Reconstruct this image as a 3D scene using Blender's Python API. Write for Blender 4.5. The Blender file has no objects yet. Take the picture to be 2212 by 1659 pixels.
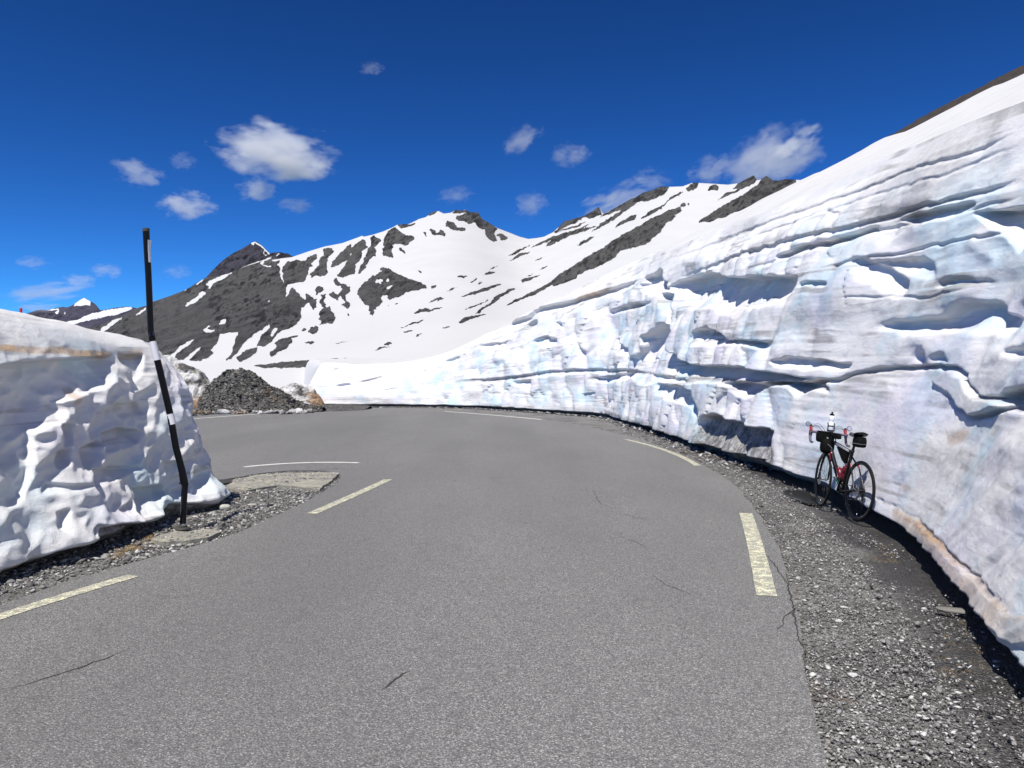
import bpy, bmesh, math, random
import numpy as np
from mathutils import Vector, Matrix
random.seed(7)
RNG = np.random.default_rng(11)

# ---------------------------------------------------------------- camera, world, sun
F = 1640.0          # focal length in units of the 2212 px wide view
HZ = 815.0          # horizon row in that view
CX = 1106.0
CAMZ = 1.6
scene = bpy.context.scene
cam_d = bpy.data.cameras.new("camera")
cam = bpy.data.objects.new("camera", cam_d)
scene.collection.objects.link(cam)
cam.location = (0, 0, CAMZ)
cam.rotation_euler = (math.pi/2, 0, 0)
cam_d.sensor_width = 36
cam_d.lens = 36*F/2212.0
cam_d.shift_y = -(829.5-HZ)/2212.0
cam_d.clip_start = 0.05
cam_d.clip_end = 30000
scene.camera = cam

SUN_DIR = Vector((-0.215, -0.455, 0.865)).normalized()
SUN_EL = math.asin(SUN_DIR.z)
world = bpy.data.worlds.new("World")
scene.world = world
world.use_nodes = True
wn = world.node_tree
for n in list(wn.nodes): wn.nodes.remove(n)
sky = wn.nodes.new('ShaderNodeTexSky')
sky.sky_type = 'NISHITA'
sky.sun_disc = False
sky.sun_elevation = SUN_EL
sky.sun_rotation = math.atan2(SUN_DIR.x, SUN_DIR.y)
sky.altitude = 2700
sky.air_density = 0.9
sky.dust_density = 0.0
sky.ozone_density = 3.0
hs = wn.nodes.new('ShaderNodeHueSaturation')
hs.inputs['Saturation'].default_value = 1.0
hs.inputs['Value'].default_value = 1.0
gm = wn.nodes.new('ShaderNodeGamma'); gm.inputs['Gamma'].default_value = 1.6
tint = wn.nodes.new('ShaderNodeMix'); tint.data_type = 'RGBA'; tint.blend_type = 'MULTIPLY'
tint.inputs[0].default_value = 1.0; tint.inputs[7].default_value = (.21, .54, .77, 1)
bgn = wn.nodes.new('ShaderNodeBackground')
bgn.inputs['Strength'].default_value = 0.05
won = wn.nodes.new('ShaderNodeOutputWorld')
wn.links.new(sky.outputs[0], gm.inputs['Color'])
wn.links.new(gm.outputs[0], tint.inputs[6])
wn.links.new(tint.outputs[2], hs.inputs['Color'])
wn.links.new(hs.outputs[0], bgn.inputs['Color'])
wn.links.new(bgn.outputs[0], won.inputs['Surface'])

sun_d = bpy.data.lights.new("sun", 'SUN')
sun_d.energy = 5.0
sun_d.angle = math.radians(0.5)
sun_d.color = (1.0, 0.945, 0.865)
sun = bpy.data.objects.new("sun", sun_d)
scene.collection.objects.link(sun)
sun.location = (-20, -10, 40)
sun.rotation_euler = SUN_DIR.to_track_quat('Z', 'Y').to_euler()

scene.view_settings.view_transform = 'Standard'
scene.view_settings.look = 'None'
scene.view_settings.exposure = 0.35
scene.view_settings.gamma = 1.0
scene.cycles.max_bounces = 7
scene.cycles.diffuse_bounces = 3
scene.cycles.volume_bounces = 4
scene.cycles.volume_max_steps = 96
COL = scene.collection

# ---------------------------------------------------------------- projection helpers
def gp(px, py, z=0.0):
    """display pixel -> point on the level z"""
    y = F*(CAMZ-z)/(py-HZ)
    return ((px-CX)/F*y, y, z)
def wp(px, py, y):
    return ((px-CX)/F*y, y, CAMZ+(HZ-py)/F*y)
def proj(P):
    y = np.maximum(P[..., 1], 0.3)
    return CX+F*P[..., 0]/y, HZ-F*(P[..., 2]-CAMZ)/y
def crop(x0, y0, k):
    return lambda *pts: [((x0+x/k)/1.8445, (y0+y/k)/1.8445) for x, y in pts]
zA = crop(350, 950, 2.212); zB = crop(1000, 800, 2.5529); zC = crop(1600, 800, 2.5529)
zD = crop(2200, 650, 2.212); zE = crop(0, 1150, 3.16)
z1 = crop(2500, 900, 1.4); z2 = crop(1200, 1000, 1.3825); z3 = crop(2900, 1700, 1.5797)
z4 = crop(600, 1600, 1.58); z5 = crop(600, 1900, 4.74); z7 = crop(2000, 100, 1.0635)
zL = crop(0, 1100, 1.276); zM = crop(500, 1350, 2.212); zP = crop(300, 800, 1.8433)
z0 = lambda *pts: list(pts)

# ---------------------------------------------------------------- numpy noise
_perm = np.random.default_rng(3).permutation(512).astype(np.int64)
_perm = np.concatenate([_perm, _perm, _perm])
_g = np.random.default_rng(5).normal(size=(512, 3)); _g /= np.linalg.norm(_g, axis=1)[:, None]
def _h(i, j, k):
    return _perm[(_perm[(_perm[i & 511]+j) & 511]+k) & 511]
def perlin(x, y, z=None):
    x = np.asarray(x, float); y = np.asarray(y, float)
    z = np.zeros_like(x)+0.37 if z is None else np.asarray(z, float)
    xi, yi, zi = np.floor(x).astype(np.int64), np.floor(y).astype(np.int64), np.floor(z).astype(np.int64)
    xf, yf, zf = x-xi, y-yi, z-zi
    u, v, w = [t*t*t*(t*(t*6-15)+10) for t in (xf, yf, zf)]
    def gr(a, b, c):
        g = _g[_h(xi+a, yi+b, zi+c)]
        return g[..., 0]*(xf-a)+g[..., 1]*(yf-b)+g[..., 2]*(zf-c)
    L = lambda a, b, t: a+(b-a)*t
    r = L(L(L(gr(0,0,0), gr(1,0,0), u), L(gr(0,1,0), gr(1,1,0), u), v),
          L(L(gr(0,0,1), gr(1,0,1), u), L(gr(0,1,1), gr(1,1,1), u), v), w)
    return r*1.6
def fbm(x, y, z=None, o=4, g=0.5):
    s = 0; a = 1.0; t = 0
    for i in range(o):
        s = s+a*perlin(np.asarray(x)*2**i+17*i, np.asarray(y)*2**i-9*i, None if z is None else np.asarray(z)*2**i); t += a; a *= g
    return s/t
def ridged(x, y, o=4, g=0.5):
    s = 0; a = 1.0; t = 0
    for i in range(o):
        s = s+a*(1-2*np.abs(perlin(np.asarray(x)*2**i+31*i, np.asarray(y)*2**i+7*i))); t += a; a *= g
    return s/t
def worley(x, y, seed=0, jit=0.85):
    """F1, F2 and a per-cell random"""
    xi, yi = np.floor(x).astype(np.int64), np.floor(y).astype(np.int64)
    f1 = np.full(x.shape, 9.0); f2 = np.full(x.shape, 9.0); cid = np.zeros(x.shape)
    for a in (-1, 0, 1):
        for b in (-1, 0, 1):
            hh = _h(xi+a, yi+b, np.zeros_like(xi)+seed)
            h2 = _perm[(hh+77) & 511]
            d = np.hypot(xi+a+.5+jit*(hh/511-.5)-x, yi+b+.5+jit*(h2/511-.5)-y)
            m = d < f1
            f2 = np.where(m, f1, np.minimum(f2, d)); cid = np.where(m, (_perm[(hh+5) & 511])/511.0, cid); f1 = np.where(m, d, f1)
    return f1, f2, cid
def sstep(a, b, x):
    t = np.clip((x-a)/(b-a), 0, 1); return t*t*(3-2*t)

# ---------------------------------------------------------------- raster of traced outlines
W0, H0 = 2212, 1659
class Raster:
    def __init__(s, x0, y0, x1, y1, k=1.0):
        s.x0, s.y0, s.k = x0, y0, k
        s.w, s.h = int((x1-x0)*k), int((y1-y0)*k)
        s.a = np.zeros((s.h, s.w), np.float32)
    def mask(s, poly):
        P = np.array([((x-s.x0)*s.k, (y-s.y0)*s.k) for x, y in poly])
        bx0, by0 = np.maximum(np.floor(P.min(0)).astype(int)-1, 0)
        bx1 = min(int(P[:, 0].max())+2, s.w); by1 = min(int(P[:, 1].max())+2, s.h)
        if bx1 <= bx0 or by1 <= by0: return None
        X, Y = np.meshgrid(np.arange(bx0, bx1)+.5, np.arange(by0, by1)+.5)
        m = np.zeros(X.shape, bool)
        for (xa, ya), (xb, yb) in zip(P, np.roll(P, -1, 0)):
            if ya == yb: continue
            c = ((ya > Y) != (yb > Y)) & (X < (xb-xa)*(Y-ya)/(yb-ya)+xa)
            m ^= c
        return (slice(by0, by1), slice(bx0, bx1)), m
    def fill(s, poly, v):
        r = s.mask(poly)
        if r: s.a[r[0]][r[1]] = v
    def hollow(s, poly, depth, p=0.6, flip=False, side=.16):
        """deep at its top edge, running out towards its lower edge"""
        r = s.mask(poly)
        if not r: return
        m = r[1]; n = m.sum(0); has = n > 0
        top = np.where(has, m.argmax(0), 0)
        ln = np.where(has, n, 1)
        Y = np.arange(m.shape[0])[:, None]
        t = np.clip((Y-top)/ln, 0, 1)
        edge = np.minimum(1, n/6.0)
        wd_ = m.shape[1]; xx_ = np.arange(wd_)
        sd_ = max(3.0, side*wd_)
        tap = np.clip(np.minimum(xx_+1, wd_-xx_)/sd_, 0, 1); tap = tap*tap*(3-2*tap)
        v = depth*(t if flip else 1-t)**p*edge*tap[None]
        sub = s.a[r[0]]
        np.copyto(sub, np.where(m, np.where(np.abs(v) > np.abs(sub), v, sub), sub))
    def line(s, pts, w, v, taper=True):
        pts = np.array(pts, float); n = len(pts)
        d = np.gradient(pts, axis=0); d /= np.linalg.norm(d, axis=1)[:, None]
        nn = np.stack([-d[:, 1], d[:, 0]], 1)
        ww = w*np.sin(np.linspace(.12, math.pi-.12, n))[:, None] if taper else w
        s.fill([tuple(p) for p in pts+nn*ww/2]+[tuple(p) for p in (pts-nn*ww/2)[::-1]], v)
    def under(s, pts, w, depth, p=.6):
        pts = list(pts)
        s.hollow(pts+[(x, y+w) for x, y in pts[::-1]], depth, p)
    def blur(s, n=1):
        for _ in range(n):
            a = np.pad(s.a, 1, mode='edge')
            a = (a[:-2]+2*a[1:-1]+a[2:])/4
            s.a = ((a[:, :-2]+2*a[:, 1:-1]+a[:, 2:])/4).astype(np.float32)
    def get(s, px, py):
        X = np.clip((px-s.x0)*s.k-.5, 0, s.w-1.001); Y = np.clip((py-s.y0)*s.k-.5, 0, s.h-1.001)
        i = X.astype(int); j = Y.astype(int); fx = X-i; fy = Y-j
        a = s.a
        return (a[j, i]*(1-fx)+a[j, i+1]*fx)*(1-fy)+(a[j+1, i]*(1-fx)+a[j+1, i+1]*fx)*fy

# ---------------------------------------------------------------- mesh + material helpers
def link(name, me, mat=None, parent=None):
    o = bpy.data.objects.new(name, me)
    COL.objects.link(o)
    if mat is not None and me is not None: me.materials.append(mat)
    if parent is not None: o.parent = parent
    return o
def tag(o, label=None, cat=None, group=None, kind=None):
    if label: o['label'] = label
    if cat: o['category'] = cat
    if group: o['group'] = group
    if kind: o['kind'] = kind
    return o
def smooth(me, on=True):
    me.polygons.foreach_set('use_smooth', [on]*len(me.polygons))
def grid_mesh(name, P, mat, attrs=None, flip=False, parent=None, close=False):
    """P: (rows, cols, 3)"""
    R, C = P.shape[:2]
    me = bpy.data.meshes.new(name)
    me.vertices.add(R*C)
    me.vertices.foreach_set('co', P.reshape(-1).astype(np.float32))
    idx = np.arange(R*C).reshape(R, C)
    if close: idx = np.concatenate([idx, idx[:, :1]], 1)
    a, b, c, d = idx[:-1, :-1], idx[:-1, 1:], idx[1:, 1:], idx[1:, :-1]
    q = np.stack([a, d, c, b] if flip else [a, b, c, d], -1).reshape(-1, 4)
    me.loops.add(q.size); me.loops.foreach_set('vertex_index', q.reshape(-1).astype(np.int32))
    me.polygons.add(len(q)); me.polygons.foreach_set('loop_start', np.arange(0, q.size, 4, dtype=np.int32))
    me.update(calc_edges=True)
    smooth(me)
    for k, v in (attrs or {}).items():
        at = me.attributes.new(k, 'FLOAT', 'POINT')
        at.data.foreach_set('value', np.asarray(v, np.float32).reshape(-1))
    me.validate()
    return link(name, me, mat, parent)
def raw_mesh(name, V, T, mat, parent=None, sm=False, attrs=None):
    me = bpy.data.meshes.new(name)
    V = np.asarray(V, np.float32); T = np.asarray(T, np.int32)
    me.vertices.add(len(V)); me.vertices.foreach_set('co', V.reshape(-1))
    me.loops.add(T.size); me.loops.foreach_set('vertex_index', T.reshape(-1))
    me.polygons.add(len(T)); me.polygons.foreach_set('loop_start', np.arange(0, T.size, T.shape[1], dtype=np.int32))
    me.update(calc_edges=True)
    if sm: smooth(me)
    for k, v in (attrs or {}).items():
        at = me.attributes.new(k, 'FLOAT', 'POINT')
        at.data.foreach_set('value', np.asarray(v, np.float32).reshape(-1))
    return link(name, me, mat, parent)

class NT:
    def __init__(s, name):
        s.m = bpy.data.materials.new(name); s.m.use_nodes = True
        s.t = s.m.node_tree
        for n in list(s.t.nodes): s.t.nodes.remove(n)
        s.out = s.t.nodes.new('ShaderNodeOutputMaterial')
        s.b = s.t.nodes.new('ShaderNodeBsdfPrincipled')
        s.t.links.new(s.b.outputs[0], s.out.inputs[0])
        s.co = s.t.nodes.new('ShaderNodeTexCoord')
    def n(s, typ, **kw):
        nd = s.t.nodes.new(typ)
        for k, v in kw.items():
            if k.startswith('i_'): s.set(nd, k[2:], v)
            else: setattr(nd, k, v)
        return nd
    def set(s, nd, key, v):
        key = int(key) if key.isdigit() else key.replace('_', ' ')
        if isinstance(v, bpy.types.NodeSocket): s.t.links.new(v, nd.inputs[key])
        else: nd.inputs[key].default_value = v
    def attr(s, name): return s.n('ShaderNodeAttribute', attribute_name=name).outputs['Fac']
    def map(s, scale=(1, 1, 1), rot=(0, 0, 0), src=None):
        mp = s.n('ShaderNodeMapping'); mp.inputs['Scale'].default_value = scale; mp.inputs['Rotation'].default_value = rot
        s.t.links.new(src or s.co.outputs['Object'], mp.inputs['Vector']); return mp.outputs[0]
    def noise(s, scale, vec=None, detail=4, rough=.55, dist=0):
        nd = s.n('ShaderNodeTexNoise'); nd.inputs['Scale'].default_value = scale; nd.inputs['Detail'].default_value = detail
        nd.inputs['Roughness'].default_value = rough; nd.inputs['Distortion'].default_value = dist
        s.t.links.new(vec or s.co.outputs['Object'], nd.inputs['Vector']); return nd.outputs[0]
    def vor(s, scale, vec=None, feat='F1', out=0):
        nd = s.n('ShaderNodeTexVoronoi', feature=feat); nd.inputs['Scale'].default_value = scale
        s.t.links.new(vec or s.co.outputs['Object'], nd.inputs['Vector']); return nd.outputs[out]
    def math(s, op, a, b=0.0, c=None, clamp=False):
        nd = s.n('ShaderNodeMath', operation=op, use_clamp=clamp); s.set(nd, '0', a); s.set(nd, '1', b)
        if c is not None: s.set(nd, '2', c)
        return nd.outputs[0]
    def ramp(s, fac, *stops, interp='LINEAR'):
        nd = s.n('ShaderNodeValToRGB'); cr = nd.color_ramp; cr.interpolation = interp
        while len(cr.elements) < len(stops): cr.elements.new(.5)
        for e, (p, c) in zip(cr.elements, stops):
            e.position = p; e.color = (c, c, c, 1) if not hasattr(c, '__len__') else (*c, 1)
        s.t.links.new(fac, nd.inputs[0]); return nd.outputs[0]
    def mix(s, fac, a, b, mode='MIX'):
        nd = s.n('ShaderNodeMix', data_type='RGBA', blend_type=mode)
        for key, v in ((0, fac), (6, a), (7, b)):
            if isinstance(v, bpy.types.NodeSocket): s.t.links.new(v, nd.inputs[key])
            else: nd.inputs[key].default_value = (*v, 1) if hasattr(v, '__len__') else v
        return nd.outputs[2]
    def bump(s, h, strength=.5, dist=.01, prev=None):
        nd = s.n('ShaderNodeBump'); nd.inputs['Strength'].default_value = strength; nd.inputs['Distance'].default_value = dist
        s.t.links.new(h, nd.inputs['Height'])
        if prev: s.t.links.new(prev, nd.inputs['Normal'])
        s.t.links.new(nd.outputs[0], s.b.inputs['Normal']); return nd.outputs[0]
    def col(s, c): s.set(s.b, 'Base Color', c if isinstance(c, bpy.types.NodeSocket) else (*c, 1)); return s
    def p(s, **kw):
        for k, v in kw.items(): s.set(s.b, k, v)
        return s
def simple(name, c, rough=.5, metal=0., var=.15, coat=0., scale=40, bump=0., spec=.5):
    n = NT(name); n.set(n.b, 'Specular IOR Level', spec)
    f = n.noise(scale)
    n.col(n.mix(f, tuple(x*(1-var) for x in c), tuple(min(1, x*(1+var)) for x in c)))
    n.p(Roughness=rough, Metallic=metal)
    if coat: n.p(Coat_Weight=coat)
    if bump: n.bump(f, bump, .002)
    return n.m

# snow of the cut banks
def snow_mat(name, grain=60, fine=True):
    n = NT(name)
    big = n.noise(1.3, n.map((.5, .5, 2.2)), 5, .6)
    c = n.mix(n.ramp(big, (.35, 0), (.7, 1)), (.68, .68, .685), (.77, .768, .762))
    cy = n.ramp(n.noise(.75, n.map((1, 1, 1.3)), 4, .6), (.47, 0), (.62, 1))
    c = n.mix(n.math('MULTIPLY', cy, n.math('MULTIPLY', n.attr('ice'), .75)), c, (.47, .64, .73))
    li = n.ramp(n.noise(.85, n.map((1, 1, 1.2), (1, 2, 0)), 3, .55), (.50, 0), (.64, 1))
    c = n.mix(n.math('MULTIPLY', li, n.math('MULTIPLY', n.attr('ice'), .5)), c, (.60, .57, .70))
    cv = n.n('ShaderNodeCombineXYZ'); n.set(cv, '0', n.math('MULTIPLY', n.attr('along'), .16)); n.set(cv, '1', n.math('MULTIPLY', n.attr('lam'), 3.4))
    l1 = n.ramp(n.noise(1.0, cv.outputs[0], 3, .5, .15), (.545, 0), (.575, 1), (.60, 1), (.63, 0))
    cv2 = n.n('ShaderNodeCombineXYZ'); n.set(cv2, '0', n.math('MULTIPLY', n.attr('along'), .5)); n.set(cv2, '1', n.math('MULTIPLY', n.attr('lam'), 15.0))
    l2 = n.ramp(n.noise(1.0, cv2.outputs[0], 3, .6), (.56, 0), (.64, 1))
    brk = n.ramp(n.noise(.9, None, 4, .6), (.42, 0), (.60, 1))
    c = n.mix(n.math('MULTIPLY', n.math('MULTIPLY', l1, brk), .75), c, (.30, .29, .285))
    c = n.mix(n.math('MULTIPLY', n.math('MULTIPLY', l2, brk), .45), c, (.42, .41, .41))
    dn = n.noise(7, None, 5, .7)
    dirt_shade = n.math('MULTIPLY', n.attr('dirt_shade'), n.ramp(dn, (.3, .35), (.62, 1.15)), clamp=True)
    c = n.mix(dirt_shade, c, (.13, .125, .12))  # one dark tone for dirt and for painted undercut shade
    br = n.math('MULTIPLY', n.attr('brown'), n.ramp(n.noise(5, None, 4, .7), (.34, .38), (.56, 1.0)), clamp=True)
    c = n.mix(br, c, (.42, .285, .17))
    sp = n.ramp(n.vor(26), (.0, 1), (.11, 0))
    c = n.mix(n.math('MULTIPLY', n.math('MULTIPLY', sp, n.ramp(n.noise(1.7), (.42, .1), (.62, 1))), .75), c, (.10, .09, .08))
    n.col(c); n.p(Roughness=.62)
    n.set(n.b, 'Specular IOR Level', .3)
    b1 = n.bump(n.noise(7, n.map((1, 1, 1.8)), 5, .62), .45, .03)
    b2 = n.bump(n.noise(60, None, 5, .8), .8, .011, b1)
    return n.m
M_SNOW = snow_mat("snow")

def slope_mat():
    n = NT("slope_snow")
    v = n.map((.35, 2.2, .35), (0, 0, math.radians(10)))
    lam = n.noise(1.6, v, 6, .62)
    c = n.mix(n.ramp(lam, (.4, 0), (.62, 1)), (.48, .483, .485), (.58, .58, .578))
    dd = n.ramp(n.noise(.9, None, 5, .7), (.55, 0), (.8, .25))
    c = n.mix(dd, c, (.5, .47, .44))
    c = n.mix(n.math('MULTIPLY', n.attr('rock'), 1.0, clamp=True), c, n.mix(n.noise(3, None, 6, .7), (.03, .022, .018), (.13, .085, .06)))
    n.col(c); n.p(Roughness=.7)
    n.bump(n.noise(2.2, v, 5, .6), .5, .05)
    return n.m
M_SLOPE = slope_mat()

def mountain_mat(name, rk0, rk1, sn=(.50, .505, .51), s=1.0):
    n = NT(name)
    e = n.noise(.05*s, n.map((1, .1, 1.5)), 7, .68)
    f = n.math('ADD', n.attr('rock'), n.math('MULTIPLY', n.math('SUBTRACT', e, .5), .75))
    mask = n.ramp(f, (.46, 0), (.52, 1))
    rv = n.map((1, .10, 1)); rv = n.map((1, 1, 1), (0, math.radians(28), 0), rv)
    sv = n.map((.8, .8, 1.5), (0, 0, 0), rv)
    strata = n.noise(.10*s, sv, 8, .70, .3)
    lumps = n.noise(.05*s, n.map((1, 1, 1.15), (0, 0, 0), rv), 8, .68, .2)
    fine = n.noise(.22*s, n.map((.8, .8, 1.6), (0, 0, 0), rv), 5, .7)
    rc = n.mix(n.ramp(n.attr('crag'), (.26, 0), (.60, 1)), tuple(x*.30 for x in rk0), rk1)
    rc = n.mix(n.ramp(lumps, (.40, .5), (.60, 0)), rc, rk0)
    rc = n.mix(n.ramp(fine, (.38, .4), (.54, 0)), rc, tuple(x*.5 for x in rk0))
    sc = n.mix(n.ramp(n.noise(.03*s, n.map((1, .12, 1.4)), 5, .6), (.35, 0), (.65, 1)), tuple(x*.94 for x in sn), sn)
    n.col(n.mix(mask, sc, rc)); n.p(Roughness=.85)
    n.set(n.b, 'Specular IOR Level', .15)
    hgt = n.math('MULTIPLY', n.math('ADD', strata, n.math('MULTIPLY', fine, .5)), mask)
    n.bump(hgt, 1.0, 16/s)
    return n.m

# ---------------------------------------------------------------- mountains
RK = Raster(-60, 330, 2272, 900, 1.0)
R = lambda pts: RK.fill(pts, 1.0)
S = lambda pts: RK.fill(pts, 0.0)
big = (zA((-700, 1150), (-700, 150), (900, 200), (1500, 60)) + zB((300, 520), (300, 590), (275, 640), (300, 740), (330, 850), (375, 850), (365, 890),
       (345, 990), (375, 960), (405, 880), (430, 885), (470, 930), (540, 1000), (560, 1000), (565, 940), (600, 960), (640, 1010), (660, 990), (670, 1060),
       (640, 1110), (610, 1080), (600, 1040), (570, 1050), (540, 1080), (505, 1090), (515, 1190), (490, 1220), (440, 1270), (380, 1310), (300, 1330),
       (240, 1390), (190, 1440), (150, 1480), (60, 1480), (50, 1450)) + zA((1490, 975), (1480, 1000), (1400, 1060), (1330, 1085), (1310, 1050), (1330, 1020),
       (1260, 1060), (1220, 1075), (1040, 1060), (990, 1075), (860, 1080), (800, 1075), (760, 1040), (730, 1030), (640, 1025), (500, 1060), (470, 1100)))
R(big)
for pts in [[(730,1030),(790,970),(870,910),(950,885),(900,930),(840,980),(790,1010),(765,1045)],
    [(845,1075),(880,1035),(960,975),(1000,945),(980,985),(930,1040),(890,1075),(860,1080)],
    [(1170,850),(1240,830),(1330,820),(1300,890),(1275,960),(1265,1020),(1210,1075),(1100,1090),(1040,1060),(1110,1010),(1080,990),(1130,930)],
    [(1600,755),(1605,790),(1530,850),(1500,930),(1480,960),(1400,985),(1370,1010),(1320,1045),(1240,1075),(1310,1020),(1380,920),(1430,880),(1460,840),(1550,800)],
    [(1635,790),(1675,785),(1660,830),(1610,870),(1600,850)],
    [(1015,810),(1060,770),(1095,765),(1050,805),(1115,800),(1100,820),(1040,835)],
    [(1155,765),(1180,720),(1225,705),(1210,740)], [(1585,555),(1612,528),(1602,555),(1588,565)], [(1546,614),(1580,602),(1570,622)],
    [(850,600),(870,570),(950,530),(985,480),(1020,465),(1050,480),(1000,520),(940,570),(865,605)],
    [(1050,410),(1065,375),(1140,345),(1290,285),(1180,370),(1110,400),(1080,440),(1060,440),(1070,410)],
    [(930,420),(990,370),(1040,330),(1010,375),(960,410)], [(820,470),(880,440),(860,462)],
    [(30,890),(80,830),(160,760),(230,720),(310,695),(250,745),(170,800),(70,890)],
    [(360,925),(440,885),(450,910),(400,945)], [(415,685),(470,630),(520,600),(515,620),(460,670)],
    [(1515,215),(1600,165),(1625,175),(1560,205),(1545,225),(1590,240),(1615,235),(1600,252),(1560,247),(1530,228)],
    [(1605,195),(1690,180),(1700,190),(1640,203)]]:
    S(zA(*pts))
for pts in [[(320,720),(330,660),(375,615),(440,620),(470,600),(500,610),(520,600),(545,610),(600,560),(670,545),(680,565),(640,620),(610,640),(620,660),(590,680),(590,730),(560,790),(570,810),(540,830),(490,830),(450,835),(400,850),(375,850),(335,840),(330,790)],
    [(610,740),(650,690),(690,650),(710,570),(745,550),(735,500),(750,480),(820,475),(840,520),(800,560),(780,580),(785,610),(770,650),(785,725),(740,760),(660,765),(620,795)],
    [(815,670),(830,620),(890,550),(960,480),(1020,435),(1015,480),(1090,420),(1130,385),(1180,430),(1185,480),(1130,510),(1120,560),(1120,600),(1060,650),(1050,740),(980,770),(920,780),(880,760),(880,740),(930,680),(1000,600),(950,620),(900,650),(850,670)],
    [(1085,745),(1110,680),(1150,610),(1160,550),(1190,520),(1200,470),(1230,430),(1210,370),(1245,350),(1280,385),(1335,395),(1290,440),(1260,470),(1275,570),(1240,560),(1190,630),(1150,700),(1110,745)],
    [(1330,555),(1350,470),(1350,400),(1400,310),(1460,270),(1500,300),(1560,340),(1650,360),(1665,390),(1620,420),(1565,460),(1520,440),(1440,440),(1450,470),(1430,520),(1450,580),(1400,570)],
    [(1490,235),(1560,235),(1690,225),(1600,260),(1520,280)], [(1505,480),(1530,475),(1590,545),(1530,515)],
    [(1070,940),(1110,880),(1150,830),(1240,770),(1330,710),(1310,690),(1340,675),(1400,685),(1500,750),(1620,790),(1787,865),(1787,890),(1700,905),(1600,920),(1540,960),(1400,1005),(1390,960),(1330,970),(1310,1000),(1340,1020),(1290,1080),(1250,1110),(1240,1160),(1200,1150),(1210,1090),(1190,1060),(1150,1040),(1120,1000)],
    [(650,960),(650,910),(680,860),(730,880),(740,910),(700,940),(680,930),(660,965)],
    [(700,950),(765,945),(760,990),(740,1010),(750,1075),(720,1080),(700,1020),(720,980)],
    [(685,1200),(710,1180),(690,1150),(740,1080),(800,1075),(830,1130),(860,1200),(830,1250),(760,1240),(700,1265),(720,1220)],
    [(790,960),(830,925),(880,960),(900,930),(960,870),(1015,880),(1000,950),(960,970),(960,1020),(1015,1050),(1000,1090),(960,1090),(920,1055),(960,1040),(930,980),(900,970),(880,1020),(850,985)],
    [(845,800),(880,775),(890,820),(930,840),(980,860),(930,900),(900,870),(870,860),(850,825)],
    [(570,1340),(610,1290),(680,1275),(690,1320),(640,1360)], [(505,1320),(540,1295),(570,1295),(530,1325)],
    [(185,1570),(200,1540),(260,1480),(230,1450),(300,1400),(400,1385),(490,1365),(470,1390),(410,1400),(420,1440),(370,1500),(260,1555),(205,1585)],
    [(520,1450),(590,1430),(665,1440),(620,1455)], [(-20,1530),(70,1500),(50,1550),(-20,1600)], [(980,1145),(1010,1165),(985,1172)],
    [(830,1045),(850,1050),(840,1062)], [(1380,1060),(1410,1060),(1400,1075)], [(1460,1050),(1500,1025),(1480,1065)],
    [(1680,1380),(1730,1350),(1700,1385)], [(1330,1475),(1400,1440),(1465,1440),(1400,1465)], [(1590,1330),(1670,1310),(1620,1330)]]:
    R(zB(*pts))
for pts in [[(1265,835),(1280,795),(1335,800),(1320,845)],[(1365,812),(1395,776),(1410,810),(1380,822)],[(1365,908),(1380,880),(1450,852),(1420,892)],[(1000,550),(1020,535),(1030,550),(1015,560)],[(750,1190),(765,1180),(770,1192)],[(385,1215),(405,1200),(400,1218)]]:
    S(zB(*pts))
for pts in [[(440,250),(470,200),(520,215),(570,265),(650,275),(650,300),(600,310),(530,295),(480,270)],[(205,320),(240,320),(275,370),(240,355)],
    [(265,290),(340,300),(360,330),(400,290),(455,340),(440,365),(390,345),(330,360),(310,320)],[(310,400),(330,400),(325,412)],
    [(555,185),(570,150),(620,135),(700,105),(790,100),(840,190),(910,220),(975,280),(945,330),(980,400),(925,425),(890,390),(855,350),(840,290),(790,280),(750,225),(680,240),(640,210),(590,200)],
    [(965,360),(1000,325),(1050,345),(1080,375),(1070,400),(1010,400),(1000,370)],[(250,160),(300,100),(380,95),(340,130),(290,150)],[(500,128),(560,85),(600,95),(690,85),(700,112),(560,125)],
    [(1460,470),(1480,430),(1560,400),(1690,360),(1600,400),(1550,440)],[(120,1160),(200,1100),(270,1095),(300,1110),(430,1075),(400,1095),(290,1130),(200,1135)],
    [(1210,820),(1230,800),(1350,770),(1450,735),(1380,770),(1240,835)],[(740,1150),(800,1100),(900,1040),(940,990),(1000,950),(1100,900),(1195,880),(1100,930),(1000,990),(930,1050),(830,1100),(780,1150)],
    [(575,1240),(600,1215),(680,1175),(830,1155),(890,1150),(700,1205),(600,1245)],[(400,1305),(450,1280),(500,1265),(470,1290)],
    [(940,1125),(1040,1090),(1120,1030),(1250,960),(1390,900),(1540,800),(1650,720),(1787,640),(1787,790),(1550,870),(1530,850),(1400,940),(1250,990),(1100,1060),(1000,1110)],
    [(140,1385),(160,1360),(210,1345),(180,1380)],[(305,862),(362,862),(355,892),(308,892)],[(0,755),(80,790),(265,865),(150,910),(50,930),(0,960)],
    [(770,860),(800,830),(850,815),(800,850)],[(690,840),(765,780),(772,795),(710,840)]]:
    R(zC(*pts))
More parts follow.
